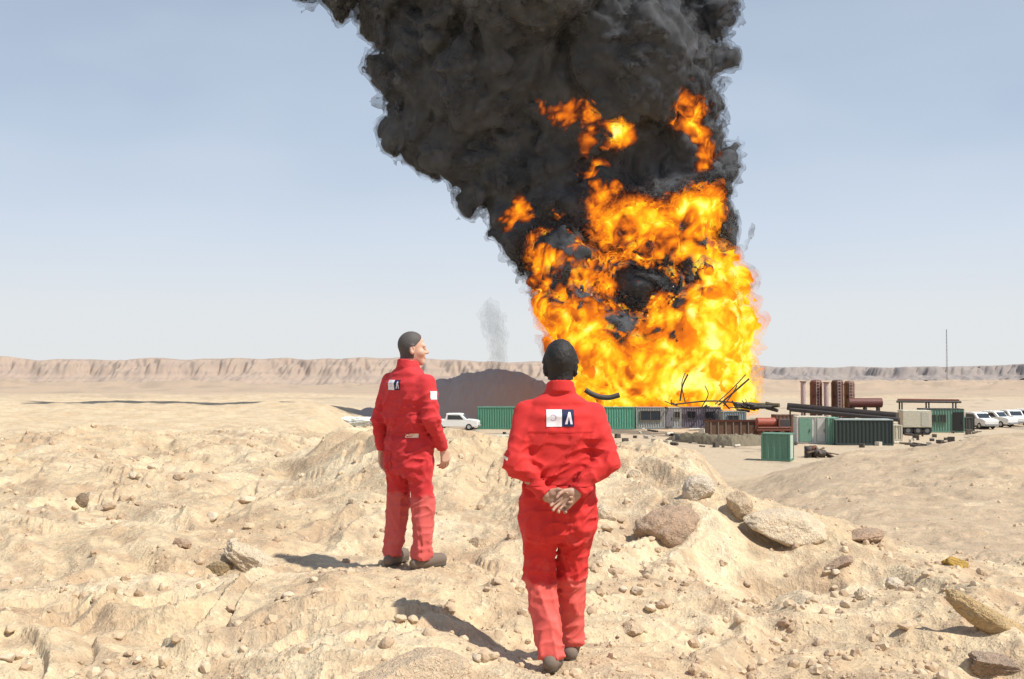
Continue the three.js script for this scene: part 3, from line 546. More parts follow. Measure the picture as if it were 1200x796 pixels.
const printTex = (() => {                                       // white field with a pale mark, and a navy mark beside it
  const c = document.createElement('canvas'); c.width = 256; c.height = 160; const x = c.getContext('2d');
  x.fillStyle = '#f6f3f6'; x.fillRect(0, 0, 256, 160); x.fillStyle = '#17204a'; x.fillRect(142, 0, 114, 160);
  x.fillStyle = '#b9a8c8'; x.beginPath(); x.arc(62, 78, 26, -2.6, 2.6); x.lineWidth = 12; x.strokeStyle = '#c9b4c6'; x.stroke();
  x.fillStyle = '#f3e6ee'; x.beginPath(); x.moveTo(170, 138); x.lineTo(204, 24); x.lineTo(222, 24); x.lineTo(242, 138); x.lineTo(222, 138); x.lineTo(206, 70); x.lineTo(194, 138); x.fill();
  const t = new THREE.CanvasTexture(c); t.colorSpace = THREE.SRGBColorSpace; t.magFilter = THREE.LinearFilter; return t;
})();
const printMat = () => mat([.86, .84, .84], { map: printTex, roughness: .8 });
{ // walking away, hands clasped behind the back
  const wl = V(-.08, .965, .185), wr = V(.085, .985, .215);
  const lh = hand(wl, V(.95, -.3, .12), V(.0, .1, 1), V(.1, 1, 0), [.75, .8, .85, .9]), rh = hand(wr, V(-.78, -.6, .06), V(0, .0, 1), V(-.5, .85, 0), [.5, .55, .6, .7]);
  const p = FEET[0][0].clone(); p.y = H(p.x, p.z);
  const P = personBuild('person', 'person in red coverall walking away, hands clasped behind the back', {
    pos: p, turn: 0.02, hands: [lh, rh], headYaw: -0.08, headPitch: 0.06, skin: [.42, .25, .17], red: [.64, .025, .022], dust: .6, dustRgb: [.72, .15, .12], kneeLine: .475, waist: 1.03,
    torso: [[.70, .15, .115, .03, -.01], [.78, .19, .138, .025, -.01], [.9, .196, .142, .02, -.005], [1.02, .196, .14, .01, 0], [1.14, .21, .143, .005, 0], [1.28, .226, .148, .01, 0], [1.38, .215, .135, .012, 0], [1.45, .165, .1, .015, 0], [1.52, .085, .075, .015, .005], [1.56, .06, .06, .012, .008]],
    joints: { head: V(.012, 1.66, -.02), neck: V(.008, 1.515, .012), sl: V(-.18, 1.39, .015), sr: V(.188, 1.39, .015), el: V(-.245, 1.13, .11), er: V(.255, 1.14, .115), wl, wr, hl: V(-.1, .88, .015), hr: V(.1, .88, .01), kl: V(-.105, .48, -.04), kr: V(.075, .49, -.1), al: V(-.045, .108, .12), ar: V(.075, .1, -.17), tl: V(-.02, .052, -.01), tr: V(.09, .06, -.34), heel: (a) => (a.z > 0 ? .075 : .05), hem: .085 },
    hairThick: .013, hair: [.012, .010, .009], hairCut: (q) => Math.max(-.078 - q.y + Math.max(0, .0 - q.z) * .6, (q.z < -.02 ? (-.02 - q.z) * 1.3 - (q.y - .03) * 1.1 : -1) , Math.abs(q.x) > .07 && q.y < .01 && Math.abs(q.z - .01) < .035 ? .01 : -1),
  });
  patch(P.root, P.suit, 'back_print', V(.0, 1.375, 0), V(1, 0, 0), V(0, 1, 0), V(0, 0, 1), .15, .092, printMat());
  const red = mat([.60, .023, .02], { bumpMap: clothBump, bumpScale: .0012, roughness: .85 });
  patch(P.root, P.suit, 'waistband', V(.005, 1.035, 0), V(1, 0, 0), V(0, 1, 0), V(0, 0, 1), .34, .036, red, 24, 3, .004);
  for (const x of [-.1, .115]) patch(P.root, P.suit, 'pocket', V(x, .815, 0), V(1, 0, 0), V(0, 1, 0), V(0, 0, 1), .125, .13, red, 12, 12, .0045);
  patch(P.root, P.suit, 'yoke_seam', V(.005, 1.3, 0), V(1, 0, 0), V(0, 1, 0), V(0, 0, 1), .36, .007, mat([.5, .015, .013]), 26, 1, .002);
  patch(P.root, P.suit, 'sleeve_band', V(-.305, 1.17, .07), V(.95, -.3, 0), V(.3, .95, 0), V(-.25, 0, .97), .1, .014, mat([.75, .62, .5]), 12, 2);
}
{ // standing, turned to the right, arms hanging
  const wl = V(-.285, .865, .02), wr = V(.235, .895, -.13);
  const lh = hand(wl, V(.03, -1, -.08), V(1, 0, .1), V(0, -.1, -1), [.3, .35, .4, .45]), rh = hand(wr, V(-.05, -.95, -.28), V(-1, 0, 0), V(0, -.3, -1), [.45, .5, .55, .6]);
  const p = FEET[1][0].clone(); p.y = H(p.x, p.z);
  const P = personBuild('person', 'person with receding hair in dusty red coverall, standing and looking right', {
    pos: p, turn: -0.72, hands: [lh, rh], headYaw: -0.62, headPitch: 0.02, skin: [.60, .36, .26], red: [.57, .027, .032], dust: .5, dustRgb: [.62, .17, .14], kneeLine: .55, waist: 1.0,
    torso: [[.70, .15, .12, .02], [.78, .185, .14, .015], [.9, .2, .15, .0], [1.02, .195, .155, -.015], [1.14, .21, .16, -.01], [1.28, .222, .15, .0], [1.38, .212, .135, .012], [1.45, .155, .1, .018], [1.52, .085, .075, .012], [1.56, .06, .06, .005]],
    joints: { head: V(.0, 1.645, -.035), neck: V(0, 1.505, .005), sl: V(-.19, 1.39, .02), sr: V(.19, 1.39, .01), el: V(-.27, 1.11, .06), er: V(.265, 1.12, .03), wl, wr, hl: V(-.095, .88, .01), hr: V(.095, .88, .0), kl: V(-.125, .48, -.01), kr: V(.125, .48, -.03), al: V(-.145, .1, .03), ar: V(.14, .1, .0), tl: V(-.19, .06, -.13), tr: V(.19, .06, -.16), heel: () => .05, hem: .075 },
    hairThick: .0045, hair: [.075, .066, .06], hairCut: (q) => Math.max(-.07 - q.y, -(q.z + lerp(.0, .062, sst(.0, .09, q.y))), Math.abs(q.x) > .07 && q.y < .022 && q.z < .036 && q.z > -.02 ? .01 : -1),
  });
  patch(P.root, P.suit, 'back_print', V(-.01, 1.375, 0), V(1, 0, 0), V(0, 1, 0), V(0, 0, 1), .125, .075, printMat());
  const red = mat([.53, .025, .03], { bumpMap: clothBump, bumpScale: .0012, roughness: .85 });
  patch(P.root, P.suit, 'waistband', V(0, 1.005, 0), V(1, 0, 0), V(0, 1, 0), V(0, 0, 1), .32, .036, red, 24, 3, .003);
  for (const x of [-.1, .1]) patch(P.root, P.suit, 'pocket', V(x, .815, 0), V(1, 0, 0), V(0, 1, 0), V(0, 0, 1), .12, .13, red, 12, 12, .0045);
  patch(P.root, P.suit, 'sleeve_badge', V(.26, 1.3, .02), V(0, 0, -1), V(0, 1, 0), V(1, 0, 0), .06, .06, mat([.85, .78, .78]), 6, 6);
  patch(P.root, P.suit, 'waist_tab', V(.135, 1.0, .1), V(.75, 0, -.66), V(0, 1, 0), V(.66, 0, .75), .1, .03, mat([.8, .66, .52]), 8, 3);
}

/* ------------------------------------------------ the drilling camp on the pad */
const padD = (y) => 6.6 * F / (y - HOR);
const spot = (x, y) => V((x - 600) / F * padD(y), PADY, -padD(y));
const paint = (rgb, r = 0.6) => mat(rgb, { roughness: r, map: wearMap });
const wearMap = tex(512, (i) => { const x = i % 512, y = (i / 512) | 0, j = (y * 2) * NT + x * 2, g = 0.9 + 0.14 * (tn[1][j] - .5) + 0.1 * (tn[2][j] - .5), s = sst(.62, .82, tn[1][j] * .7 + tn[2][j] * .3) * sst(.3, .6, tn[3][j]) * .75; return [lerp(g, .46, s), lerp(g, .34, s), lerp(g, .24, s)]; }, true);
const darkGlass = mat([.03, .04, .05], { roughness: .12 });
const steel = mat([.06, .05, .045], { roughness: .7 }), rust = paint([.22, .075, .045], .85), rubber = mat([.025, .025, .025], { roughness: .85 });
function corrugated(w, h, pitch = .28, depth = .05) {           // a ribbed sheet in the xy plane facing +z, foot at y = 0
  const pos = [], idx = [], uv = [], n = Math.round(w / pitch), xs = [];
  for (let i = 0; i < n; i++) for (const [t, z] of [[0, 0], [.3, 0], [.5, depth], [.8, depth]]) xs.push([-w / 2 + (i + t) * w / n, z]);
  xs.push([w / 2, 0]);
  for (let i = 0; i < xs.length - 1; i++) { const [a, za] = xs[i], [b, zb] = xs[i + 1], k = pos.length / 3; pos.push(a, 0, za, b, 0, zb, b, h, zb, a, h, za); uv.push(a, 0, b, 0, b, h, a, h); idx.push(k, k + 1, k + 2, k, k + 2, k + 3); }
  const g = new THREE.BufferGeometry(); g.setAttribute('position', new THREE.Float32BufferAttribute(pos, 3)); g.setAttribute('uv', new THREE.Float32BufferAttribute(uv, 2)); g.setIndex(idx); const f = g.toNonIndexed(); f.computeVertexNormals(); return f;
}
function container(label, x, y, L, h, W, m, turn, o = {}) {
  const p = spot(x, y); p.z -= W / 2;
  const t = thing(o.name || 'shipping_container', label, o.cat || 'container', p, turn, o.group), fm = o.frame || m;
  mesh('base_frame', box(L, .16, W, 0, .1, 0), fm, t);
  mesh('roof', box(L, .07, W, 0, h - .035, 0), o.roof || m, t);
  for (const sx of [-1, 1]) for (const sz of [-1, 1]) mesh('corner_post', box(.14, h - .25, .14, sx * (L / 2 - .07), .18 + (h - .25) / 2, sz * (W / 2 - .07)), fm, t);
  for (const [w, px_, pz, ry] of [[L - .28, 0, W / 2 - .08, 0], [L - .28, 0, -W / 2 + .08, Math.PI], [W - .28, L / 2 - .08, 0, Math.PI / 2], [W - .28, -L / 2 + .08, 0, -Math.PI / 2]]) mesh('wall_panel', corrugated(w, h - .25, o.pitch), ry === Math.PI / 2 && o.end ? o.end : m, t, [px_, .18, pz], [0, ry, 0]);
  for (const [wx, wy, ww, wh] of o.windows || []) { const wn = mesh('window', merge([box(ww + .12, .08, .1, 0, wh / 2, 0), box(ww + .12, .08, .1, 0, -wh / 2, 0), box(.08, wh - .08, .1, -ww / 2, 0, 0), box(.08, wh - .08, .1, ww / 2, 0, 0), box(.05, wh - .08, .08, 0, 0, 0)]), o.trim || fm, t, [wx, wy, W / 2 + .03]); mesh('pane', box(ww - .08, wh - .08, .03, 0, 0, -.01), darkGlass, wn); }
  for (const [wx, ww, wh, dm] of o.doors || []) { const dn = mesh('door', rbox(ww, wh, .07, .015, 0, wh / 2, 0), dm || fm, t, [wx, .2, W / 2 + .02]); mesh('handle', box(.05, .3, .06, ww * .35, wh * .48, .06), steel, dn); }
  return t;
}
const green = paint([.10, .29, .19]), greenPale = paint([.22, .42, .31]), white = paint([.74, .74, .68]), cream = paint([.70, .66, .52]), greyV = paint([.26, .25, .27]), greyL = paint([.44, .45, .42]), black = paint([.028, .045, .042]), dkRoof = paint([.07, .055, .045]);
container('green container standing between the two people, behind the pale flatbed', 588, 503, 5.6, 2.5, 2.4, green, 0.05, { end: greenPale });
container('bright green container showing just right of the shoulder of the clasped hands person', 720, 503, 4.6, 2.5, 2.4, paint([.14, .42, .28]), -0.03);
const sc = { name: 'site_cabin', cat: 'cabin', group: 'site cabins in a row below the fire' };
container('pale grey site cabin with a wide dark barred window, next to the bright green container', 762, 502.5, 3.3, 2.45, 2.4, greyL, 0, { ...sc, windows: [[0, 1.5, 2.3, 1.1]], roof: greyV });
container('narrow light grey site cabin with a door, second in the row below the fire', 788, 502, 2.0, 2.4, 2.4, greyL, 0.02, { ...sc, windows: [[.5, 1.55, .6, .7]], doors: [[-.4, .8, 1.95, greyV]] });
container('long violet grey site cabin in the middle of the row below the fire', 822, 501.5, 4.5, 2.4, 2.4, paint([.20, .18, .22]), 0, { ...sc, windows: [[-1.2, 1.5, .9, .8], [.9, 1.5, .9, .8]], doors: [[2.0, .8, 1.95, greyV]] });
container('blue grey site cabin at the right end of the row below the fire', 860, 503, 2.7, 2.0, 2.4, paint([.30, .35, .36]), 0.05, { ...sc, windows: [[-.2, 1.2, 1.2, .7]] });
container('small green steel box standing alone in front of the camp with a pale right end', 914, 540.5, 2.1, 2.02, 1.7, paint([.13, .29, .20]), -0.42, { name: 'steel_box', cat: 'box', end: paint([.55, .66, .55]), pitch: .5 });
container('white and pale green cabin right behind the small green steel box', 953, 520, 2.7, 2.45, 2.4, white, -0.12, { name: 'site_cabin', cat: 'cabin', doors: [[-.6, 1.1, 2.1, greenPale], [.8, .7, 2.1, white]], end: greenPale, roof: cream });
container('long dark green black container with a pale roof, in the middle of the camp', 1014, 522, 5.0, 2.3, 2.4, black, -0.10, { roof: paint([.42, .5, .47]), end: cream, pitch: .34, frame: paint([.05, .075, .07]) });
container('pale green end wall cabin touching the long dark green black container', 978, 521, 1.0, 2.4, 2.2, greenPale, -0.10, { name: 'site_cabin', cat: 'cabin' });
container('green cabin with a dark roof and a black doorway on its right', 1107, 507, 4.2, 2.55, 2.6, paint([.17, .33, .25]), -0.08, { name: 'site_cabin', cat: 'cabin', roof: dkRoof, windows: [[-1.3, 1.5, .8, .8], [-.2, 1.5, .7, .8]], doors: [[1.45, 1.1, 2.0, mat([.02, .02, .02])]] });

const bx = { name: 'steel_box', cat: 'box', pitch: .4 };
container('small dark box standing between the black doorway cabin and the white trucks', 1135, 505.5, 1.1, 1.5, 1.2, paint([.05, .05, .045]), .2, bx);
container('dark narrow box standing between two of the white pickup trucks', 1154, 502.5, 1.0, 1.7, 1.1, paint([.045, .05, .05]), -.1, bx);
container('pale square box at the right end of the long dark green black container', 1052, 517, .9, 1.5, 1.3, cream, -.1, bx);
container('low rust brown box behind the pump skid and the white and pale green cabin', 922, 507, 2.4, 1.9, 2, paint([.2, .11, .07]), .05, bx);
/* flat low things */
function skid(label, x, y, L, h, W, top, under, turn, name = 'flatbed', cat = 'flatbed') {
  const p = spot(x, y), t = thing(name, label, cat, p, turn);
  mesh('deck', rbox(L, h * .4, W, .04, 0, h * .78, 0), top, t);
  for (const s of [-1, 1]) mesh('beam', box(L * .94, h * .3, .14, 0, h * .42, s * W * .32), under, t);
  for (let i = 0; i < 4; i++) mesh('foot', box(.25, h * .28, W * .8, (i - 1.5) * L * .27, h * .14, 0), under, t);
  return t;
}
skid('pale low flatbed with a dark underside lying in front of the green container', 563, 519, 5.2, .75, 1.8, cream, steel, 0.04);
{ // low stained earth bank with mud tanks behind it
  const pos = [], idx = [], nu = 120, nv = 24, p0 = spot(852, 521);
  for (let j = 0; j <= nv; j++) for (let i = 0; i <= nu; i++) { const s = i / nu * 2 - 1, t = j / nv * 2 - 1, x = s * 4.7, z = -t * 1.5 - 2.2 * s * s + .8 - (s < 0 ? -s * 5 : 0), e = (1 - t * t) * (1 - Math.pow(Math.abs(s), 6)); pos.push(p0.x + x, PADY - .1 + e * (1.0 + .25 * fbm2(x * .9, z * .9)) + .08 * n2(x * 3, z * 3), p0.z + z); }
  for (let j = 0; j < nv; j++) for (let i = 0; i < nu; i++) { const a = j * (nu + 1) + i, b = a + 1, c = a + nu + 1; idx.push(a, b, c + 1, a, c + 1, c); }
  const g = new THREE.BufferGeometry(); g.setAttribute('position', new THREE.Float32BufferAttribute(pos, 3)); g.setIndex(idx); g.computeVertexNormals();
  tag(mesh('earth_bank', g, mat([.17, .14, .09], { side: THREE.DoubleSide })), 'low curved bank of oil stained earth left of the small green steel box', 'earth bank', null, 'structure');
}
{
  const p = spot(905, 514), t = thing('pump_skid', 'rust red pump skid with pipework just behind the small green steel box', 'pump', p, 0.1);
  mesh('base_frame', box(3.6, .22, 1.5, 0, .9, 0), rust, t); mesh('tank', bar(V(-1.6, 1.55, 0), V(.2, 1.55, 0), .5, 20), paint([.42, .09, .05]), t); mesh('engine', rbox(1.1, .9, .9, .06, 1.05, 1.45, 0), steel, t);
  for (const x of [-1.5, -.5, .5, 1.5]) mesh('leg', box(.16, .82, 1.3, x, .4, 0), rust, t);
  mesh('pipe', merge([bar(V(-1.7, 1.1, .7), V(1.6, 1.1, .7), .09), bar(V(.4, 1.1, .7), V(.4, 2.1, .7), .09)]), paint([.5, .2, .14]), t);
}
{
  const t = thing('mud_tank', 'long dusty low mud tank with a brown rim, behind the stained earth bank', 'tank', spot(865, 512), 0.03);
  mesh('wall_panel', merge([box(6.4, 1.3, .08, 0, .9, .9), box(6.4, 1.3, .08, 0, .9, -.9), box(.08, 1.3, 1.72, 3.16, .9, 0), box(.08, 1.3, 1.72, -3.16, .9, 0)]), paint([.34, .24, .18]), t);
  mesh('rim', merge([box(6.6, .12, .2, 0, 1.61, .95), box(6.6, .12, .2, 0, 1.61, -.95)]), rust, t);
  for (let i = 0; i < 9; i++) mesh('rib', box(.1, 1.3, .1, -3 + i * .75, .9, .99), paint([.30, .22, .17]), t);
}
{ // dark sloping conveyor-like walkway over the camp
  const a = at(926, 480, 111), b = at(1054, 492, 103), t = thing('walkway', 'long dark raised walkway sloping down to the right across the camp roofs', 'walkway', V(a.x, PADY, a.z));
  const B = b.clone().sub(a).add(V(0, a.y - PADY, 0)), A = V(0, a.y - PADY, 0), n = 7;
  mesh('beam', merge([bar(A, B, .22, 6), bar(A.clone().add(V(0, .1, -1)), B.clone().add(V(0, .1, -1)), .22, 6)]), steel, t);
  mesh('deck', bar(A.clone().add(V(0, .3, -.5)), B.clone().add(V(0, .3, -.5)), .5, 4), dkRoof, t);
  for (let i = 0; i <= n; i++) { const q = tw(A, B, i / n); mesh('leg', bar(V(q.x, 0, q.z), q, .08, 6), steel, t); }
}
function silo(label, x, w, top, d, m) {
  const r = w / F * d / 2, h = at(x, top, d).y - PADY, t = thing('silo', label, 'silo', V((x - 600) / F * d, PADY, -d), 0, 'rust brown silos behind the camp');
  mesh('shell', new THREE.LatheGeometry([[.01, 0], [.12, .35], [r, 1.4], [r, h - .35], [r * .8, h - .08], [.01, h]].map(([a, b]) => new THREE.Vector2(a, b)), 28), m, t);
  for (let i = 0; i < 4; i++) mesh('band', new THREE.TorusGeometry(r + .015, .035, 6, 28).rotateX(Math.PI / 2).translate(0, 1.5 + i * (h - 2) / 3, 0), rust, t);
  for (let i = 0; i < 4; i++) { const a = i * Math.PI / 2 + .7; mesh('leg', bar(V(Math.cos(a) * r, 0, Math.sin(a) * r), V(Math.cos(a) * r, 1.7, Math.sin(a) * r), .07, 6), steel, t); }
  const l = []; for (const s of [-.17, .17]) l.push(bar(V(s, .2, r + .12), V(s, h, r + .12), .025, 5)); for (let y = .5; y < h; y += .35) l.push(bar(V(-.17, y, r + .12), V(.17, y, r + .12), .018, 5)); mesh('ladder', merge(l), mat([.5, .42, .38]), t);
}
silo('leftmost of the three tall rust brown silos, standing apart from the pair', 956, 14, 445, 124, paint([.20, .07, .05]));
silo('middle one of the three tall rust brown silos, darkest of them', 981, 14, 445, 124, paint([.13, .055, .04]));
silo('rightmost of the three tall rust brown silos, close against the middle one', 995, 12, 446, 125, paint([.24, .12, .075]));
for (const [x, top, l] of [[941, 448, 'pale pink upright pipe left of the three silos'], [968, 449, 'pale pink upright pipe between the first and second silo']]) {
  const t = thing('upright_pipe', l, 'pipe', V((x - 600) / F * 123, PADY, -123)), h = at(x, top, 123).y - PADY;
  mesh('pipe', bar(V(0, 0, 0), V(0, h, 0), .28, 14), paint([.62, .45, .42]), t); mesh('flange', bar(V(0, h, 0), V(0, h + .1, 0), .38, 14), rust, t); mesh('foot', box(.9, .15, .9, 0, .08, 0), steel, t);
}
{
  const t = thing('horizontal_tank', 'long dark rust horizontal tank on legs, right of the silos', 'tank', V(42.2 - 1.9, PADY, -124));
  mesh('shell', bar(V(-1.6, 2.95, 0), V(2.2, 2.95, 0), .55, 22), paint([.17, .05, .04]), t);
  for (const x of [-1.2, .3, 1.8]) mesh('saddle', box(.2, 2.5, .9, x, 1.25, 0), steel, t);
}
{
  const t = thing('pipe_heap', 'dark brown layer of pipes racked high above the green cabin roof', 'pipes', V((1088 - 600) / F * 122, PADY, -122), -.04);
  for (let i = 0; i < 5; i++) mesh('pipe', bar(V(-3.6 + .2 * i, 3.15 + .18 * (i % 2), -i * .22), V(3.6 - .15 * i, 3.1 + .18 * (i % 2), -i * .22), .13, 8), i % 2 ? rust : dkRoof, t);
  for (const x of [-3, 0, 3]) mesh('leg', merge([box(.14, 3, .14, x, 1.5, 0), box(.14, 3, .14, x, 1.5, -.9)]), steel, t);
}
{ // white box trailer on wheels
  const p = spot(1071, 509), t = thing('trailer', 'cream box trailer on dark wheels right of the long dark container', 'trailer', p, -.1);
  mesh('body', rbox(2.9, 1.75, 2.1, .06, 0, 1.65, 0), cream, t); mesh('chassis', box(2.8, .18, 1.4, 0, .68, 0), steel, t); mesh('door', rbox(.8, 1.5, .05, .02, .8, 1.6, 1.06), paint([.62, .6, .5]), t);
  for (const x of [-.9, .1, 1]) for (const s of [-1, 1]) { const w = mesh('wheel', new THREE.CylinderGeometry(.45, .45, .28, 20).rotateX(Math.PI / 2), rubber, t, [x, .45, s * .85]); mesh('rim', new THREE.CylinderGeometry(.22, .22, .3, 14).rotateX(Math.PI / 2), mat([.16, .16, .15]), w); }
}
function pickupBuild(label, pos, turn, m) {
  const t = thing('pickup_truck', label, 'pickup truck', pos, turn, 'white pickup trucks at the camp');
  const s = new THREE.Shape(); s.moveTo(-2.6, .45); s.lineTo(2.55, .45); s.lineTo(2.6, .95); s.quadraticCurveTo(2.5, 1.12, 1.35, 1.18); s.lineTo(.75, 1.75); s.quadraticCurveTo(.6, 1.82, .2, 1.82); s.lineTo(-.85, 1.8); s.lineTo(-.98, 1.15); s.lineTo(-2.6, 1.12); s.closePath();
  mesh('body', new THREE.ExtrudeGeometry(s, { depth: 1.64, bevelEnabled: true, bevelSize: .07, bevelThickness: .08, bevelSegments: 3 }).translate(0, 0, -.82), m, t);
  for (const z of [-.905, .905]) { const w = new THREE.Shape(); w.moveTo(-.78, 1.2); w.lineTo(1.05, 1.2); w.lineTo(.62, 1.68); w.lineTo(-.72, 1.7); mesh('window', new THREE.ExtrudeGeometry(w, { depth: .02, bevelEnabled: false }).translate(0, 0, z - .01), darkGlass, t); }
  mesh('windscreen', box(.03, .68, 1.4).rotateZ(.79).translate(1.14, 1.5, 0), darkGlass, t); mesh('rear_window', box(.03, .5, 1.3, -1.0, 1.47, 0), darkGlass, t);
  mesh('bumper', merge([rbox(.14, .2, 1.7, .04, 2.7, .52, 0), rbox(.14, .2, 1.7, .04, -2.72, .52, 0)]), mat([.25, .25, .25]), t);
  for (const x of [-1.65, 1.65]) for (const z of [-.82, .82]) { const w = mesh('wheel', new THREE.TorusGeometry(.27, .12, 10, 24), rubber, t, [x, .39, z]); mesh('rim', new THREE.CylinderGeometry(.2, .2, .2, 16).rotateX(Math.PI / 2), mat([.5, .5, .5], { metalness: .6, roughness: .4 }), w); }
  for (const z of [-.62, .62]) mesh('headlight', rbox(.05, .16, .32, .02, 2.64, .86, z), mat([.8, .8, .78], { roughness: .2 }), t);
  return t;
}
const carWhite = mat([.78, .78, .75], { roughness: .35 });
const truck = pickupBuild('white pickup truck half hidden behind the person in profile', V((534 - 600) / F * 121, PADY, -121), -.12, carWhite);
for (const [x, y, turn, l] of [[1144, 502, -1.35, 'leftmost of the white pickup trucks parked at the right end of the camp'], [1163, 500, -1.05, 'middle one of the white pickup trucks parked at the right end of the camp'], [1184, 498.5, -1.5, 'rightmost of the three close parked white pickup trucks at the right end'], [1199, 497, -.9, 'farthest white pickup truck, cut by the right edge of the view']]) copyOf(truck, spot(x, y), turn, l);
{ // litter of a working site: offcuts, crates, cans and pipe ends too small to tell apart
  const R = rng(61), geo = [], litter = new THREE.Group(); litter.name = 'debris'; scene.add(litter); tag(litter, 'scattered pipe ends, offcuts and cans lying about the pad among the cabins', 'debris', null, 'stuff');
  const dark = [], light = [];
  for (let i = 0; i < 190; i++) { const d = 92 + 40 * R(), u = lerp(i < 60 ? -.06 : .1, .44, R()), x = u * d, l = .15 + R() * R() * .9, w = .08 + .25 * R(), g = (R() < .5 ? bar(V(-l, w / 2, 0), V(l, w / 2 + .1 * R(), 0), w / 2, 6) : box(l, w * 1.6, w * 2, 0, w * .8, 0)).rotateY(R() * 3).translate(x, H(x, -d, .5), -d); (R() < .7 ? dark : light).push(g); }
  mesh('scrap', merge(dark), mat([.09, .075, .06]), litter).userData.kind = 'stuff'; mesh('scrap', merge(light), mat([.5, .46, .38]), litter).userData.kind = 'stuff';
}
/* scrap and wreckage */
{
  const R = rng(31), t = thing('wrecked_derrick', 'black twisted steel wreckage of a derrick sticking up into the foot of the flames', 'wreckage', V(0, 0, 0)), D = 123;
  const pt = (x, y, dz = 0) => at(x, y, D + dz);
  for (const pts of [[[838, 474], [858, 456], [874, 439]], [[842, 475], [862, 458], [878, 444]], [[797, 470], [800, 452], [806, 439]], [[803, 472], [799, 450], [803, 437]], [[848, 476], [858, 462], [864, 452]], [[790, 474], [834, 470], [880, 474]], [[822, 478], [830, 462], [826, 452]]]) mesh('beam', new THREE.TubeGeometry(new THREE.CatmullRomCurve3(pts.map(([x, y]) => pt(x, y, R() * 2))), 14, .06 + .05 * R(), 6), steel, t);
  for (let i = 0; i < 16; i++) { const x = 775 + R() * 110, y = 474 + R() * 5; mesh('beam', bar(pt(x, y, R() * 3), pt(x + (R() - .5) * 34, y - R() * 10, R() * 3), .04 + .07 * R(), 5), steel, t); }
  const c = thing('bent_pipe', 'thick dark bent pipe at the left foot of the fire beside the shoulder', 'pipe', V(0, 0, 0)); mesh('pipe', new THREE.TubeGeometry(new THREE.CatmullRomCurve3([[686, 457], [692, 461], [702, 465], [714, 466], [726, 463]].map(([x, y]) => pt(x, y))), 24, .3, 8), steel, c);
  const h = thing('scrap_heap', 'low dark olive heap of burnt pipes at the right foot of the fire', 'scrap', V(0, 0, 0));
  for (let i = 0; i < 18; i++) { const x = 862 + R() * 40, y = 472 + R() * 8; mesh('pipe', bar(pt(x, y, R() * 3), pt(x + 10 + R() * 18, y + (R() - .3) * 6, R() * 3), .1 + .12 * R(), 6), R() < .5 ? steel : mat([.10, .085, .05]), h); }
}
{
  const t = thing('scrap_heap', 'dark brown scrap and drums lying right of the small green steel box', 'scrap', spot(957, 536)), R = rng(9);
  for (const [x, z, a] of [[-.7, 0, 0], [-.2, -.5, 1], [.55, .1, 2]]) mesh('drum', new THREE.LatheGeometry([[.01, 0], [.28, 0], [.3, .03], [.285, .3], [.3, .32], [.285, .6], [.3, .86], [.01, .86]].map(([q, w]) => new THREE.Vector2(q, w)), 18), a === 1 ? rust : steel, t, [x, a === 2 ? .3 : 0, z], [0, 0, a === 2 ? 1.5 : 0]);
  for (let i = 0; i < 7; i++) mesh('plank', box(1 + R(), .06, .16), paint([.18, .12, .08]), t, [R() * 1.4 - .4, .12 + .08 * i, R() * .8 - .4], [R() * .3, R() * 3, R() * .3]);
  const s = thing('scrap_plate', 'small black bent plate lying on the pale sand below the cabin row', 'scrap', spot(789, 519.5), .5);
  mesh('plate', new THREE.CylinderGeometry(.55, .55, .5, 18, 1, true, 0, 2.6).rotateZ(1.45).translate(0, .35, 0), mat([.02, .02, .02], { side: THREE.DoubleSide }), s); mesh('bracket', rbox(.5, .3, .3, .03, -.6, .15, .1), cream, s);
  const w = groundAt(415, 497), tp = mesh('tarpaulin', rockGeo(93, 18, 2.6, .55, 1.0, 6, .2), mat([.66, .68, .64]), null, [w.x, w.y + .15, w.z]); tag(tp, 'crumpled pale tarpaulin on the ground left of the person in profile', 'tarpaulin');
}
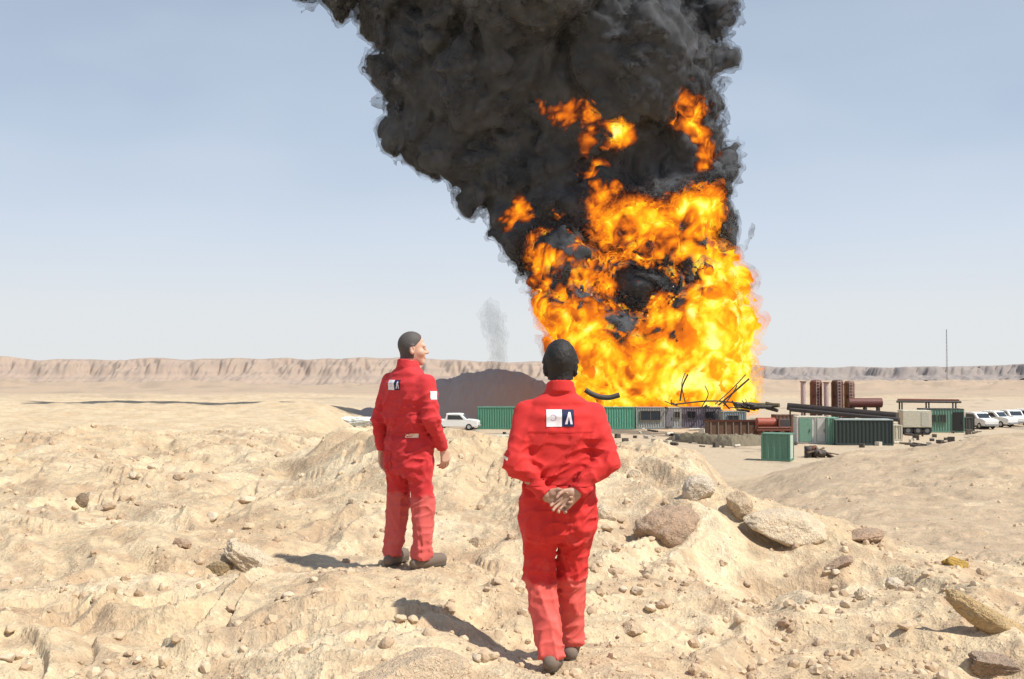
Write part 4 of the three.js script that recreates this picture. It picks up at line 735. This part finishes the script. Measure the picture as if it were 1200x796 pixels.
{ // dark spoil heap in the smoke's shade
  const crest = [[330, 499], [365, 494], [400, 487], [440, 478], [490, 456], [520, 444], [552, 437], [585, 433], [606, 436], [630, 446], [660, 462], [690, 478]], pos = [], idx = [], nu = 200, nv = 40;
  for (let j = 0; j <= nv; j++) for (let i = 0; i <= nu; i++) {
    const x0 = lerp(330, 690, i / nu); let k = 0; while (k < crest.length - 2 && x0 > crest[k + 1][0]) k++;
    const y0 = lerp(crest[k][1], crest[k + 1][1], sst(0, 1, clamp((x0 - crest[k][0]) / (crest[k + 1][0] - crest[k][0])))), D = 152, top = at(x0, y0, D).y, t = j / nv * 2 - 1, d = D + t * 11, x = (x0 - 600) / F * D, e = Math.pow(Math.cos(t * Math.PI / 2), .8);
    pos.push(x, lerp(PADY - 1.6, top, e) + .35 * fbm2(x * .35, d * .35) * e + (.25 * (.4 - Math.abs(n2(x * .7, d * .3)))) * e, -d);
  }
  for (let j = 0; j < nv; j++) for (let i = 0; i < nu; i++) { const a = j * (nu + 1) + i, b = a + 1, c = a + nu + 1; idx.push(a, b, c + 1, a, c + 1, c); }
  const g = new THREE.BufferGeometry(); g.setAttribute('position', new THREE.Float32BufferAttribute(pos, 3)); g.setIndex(idx); g.computeVertexNormals();
  tag(mesh('spoil_heap', g, mat([.42, .335, .285], { side: THREE.DoubleSide, roughness: 1 })), 'long dark grey heap of spoil rising between the two people', 'spoil heap', null, 'structure');
}
for (const [x, top, w, l] of [[1110, 386, .6, 'faint thin lattice mast standing alone on the right skyline']]) {
  const d = 900, b = at(x, 446, d), h = at(x, top, d).y - b.y, t = thing('lattice_mast', l, 'mast', b), lg = [];
  for (const [sx, sz] of [[1, 1], [1, -1], [-1, -1], [-1, 1]]) mesh('leg', bar(V(sx * w, 0, sz * w), V(sx * w * .3, h, sz * w * .3), .07, 5), greyV, t);
  for (let y = 0; y < h - 2; y += 3) { const a = lerp(w, w * .3, y / h), c = lerp(w, w * .3, (y + 3) / h); for (const s of [-1, 1]) { lg.push(bar(V(-a, y, s * a), V(c, y + 3, s * c), .035, 4), bar(V(s * a, y, -a), V(s * c, y + 3, c), .035, 4)); } }
  mesh('bracing', merge(lg), greyV, t);
}
renderer.render(scene, camera);
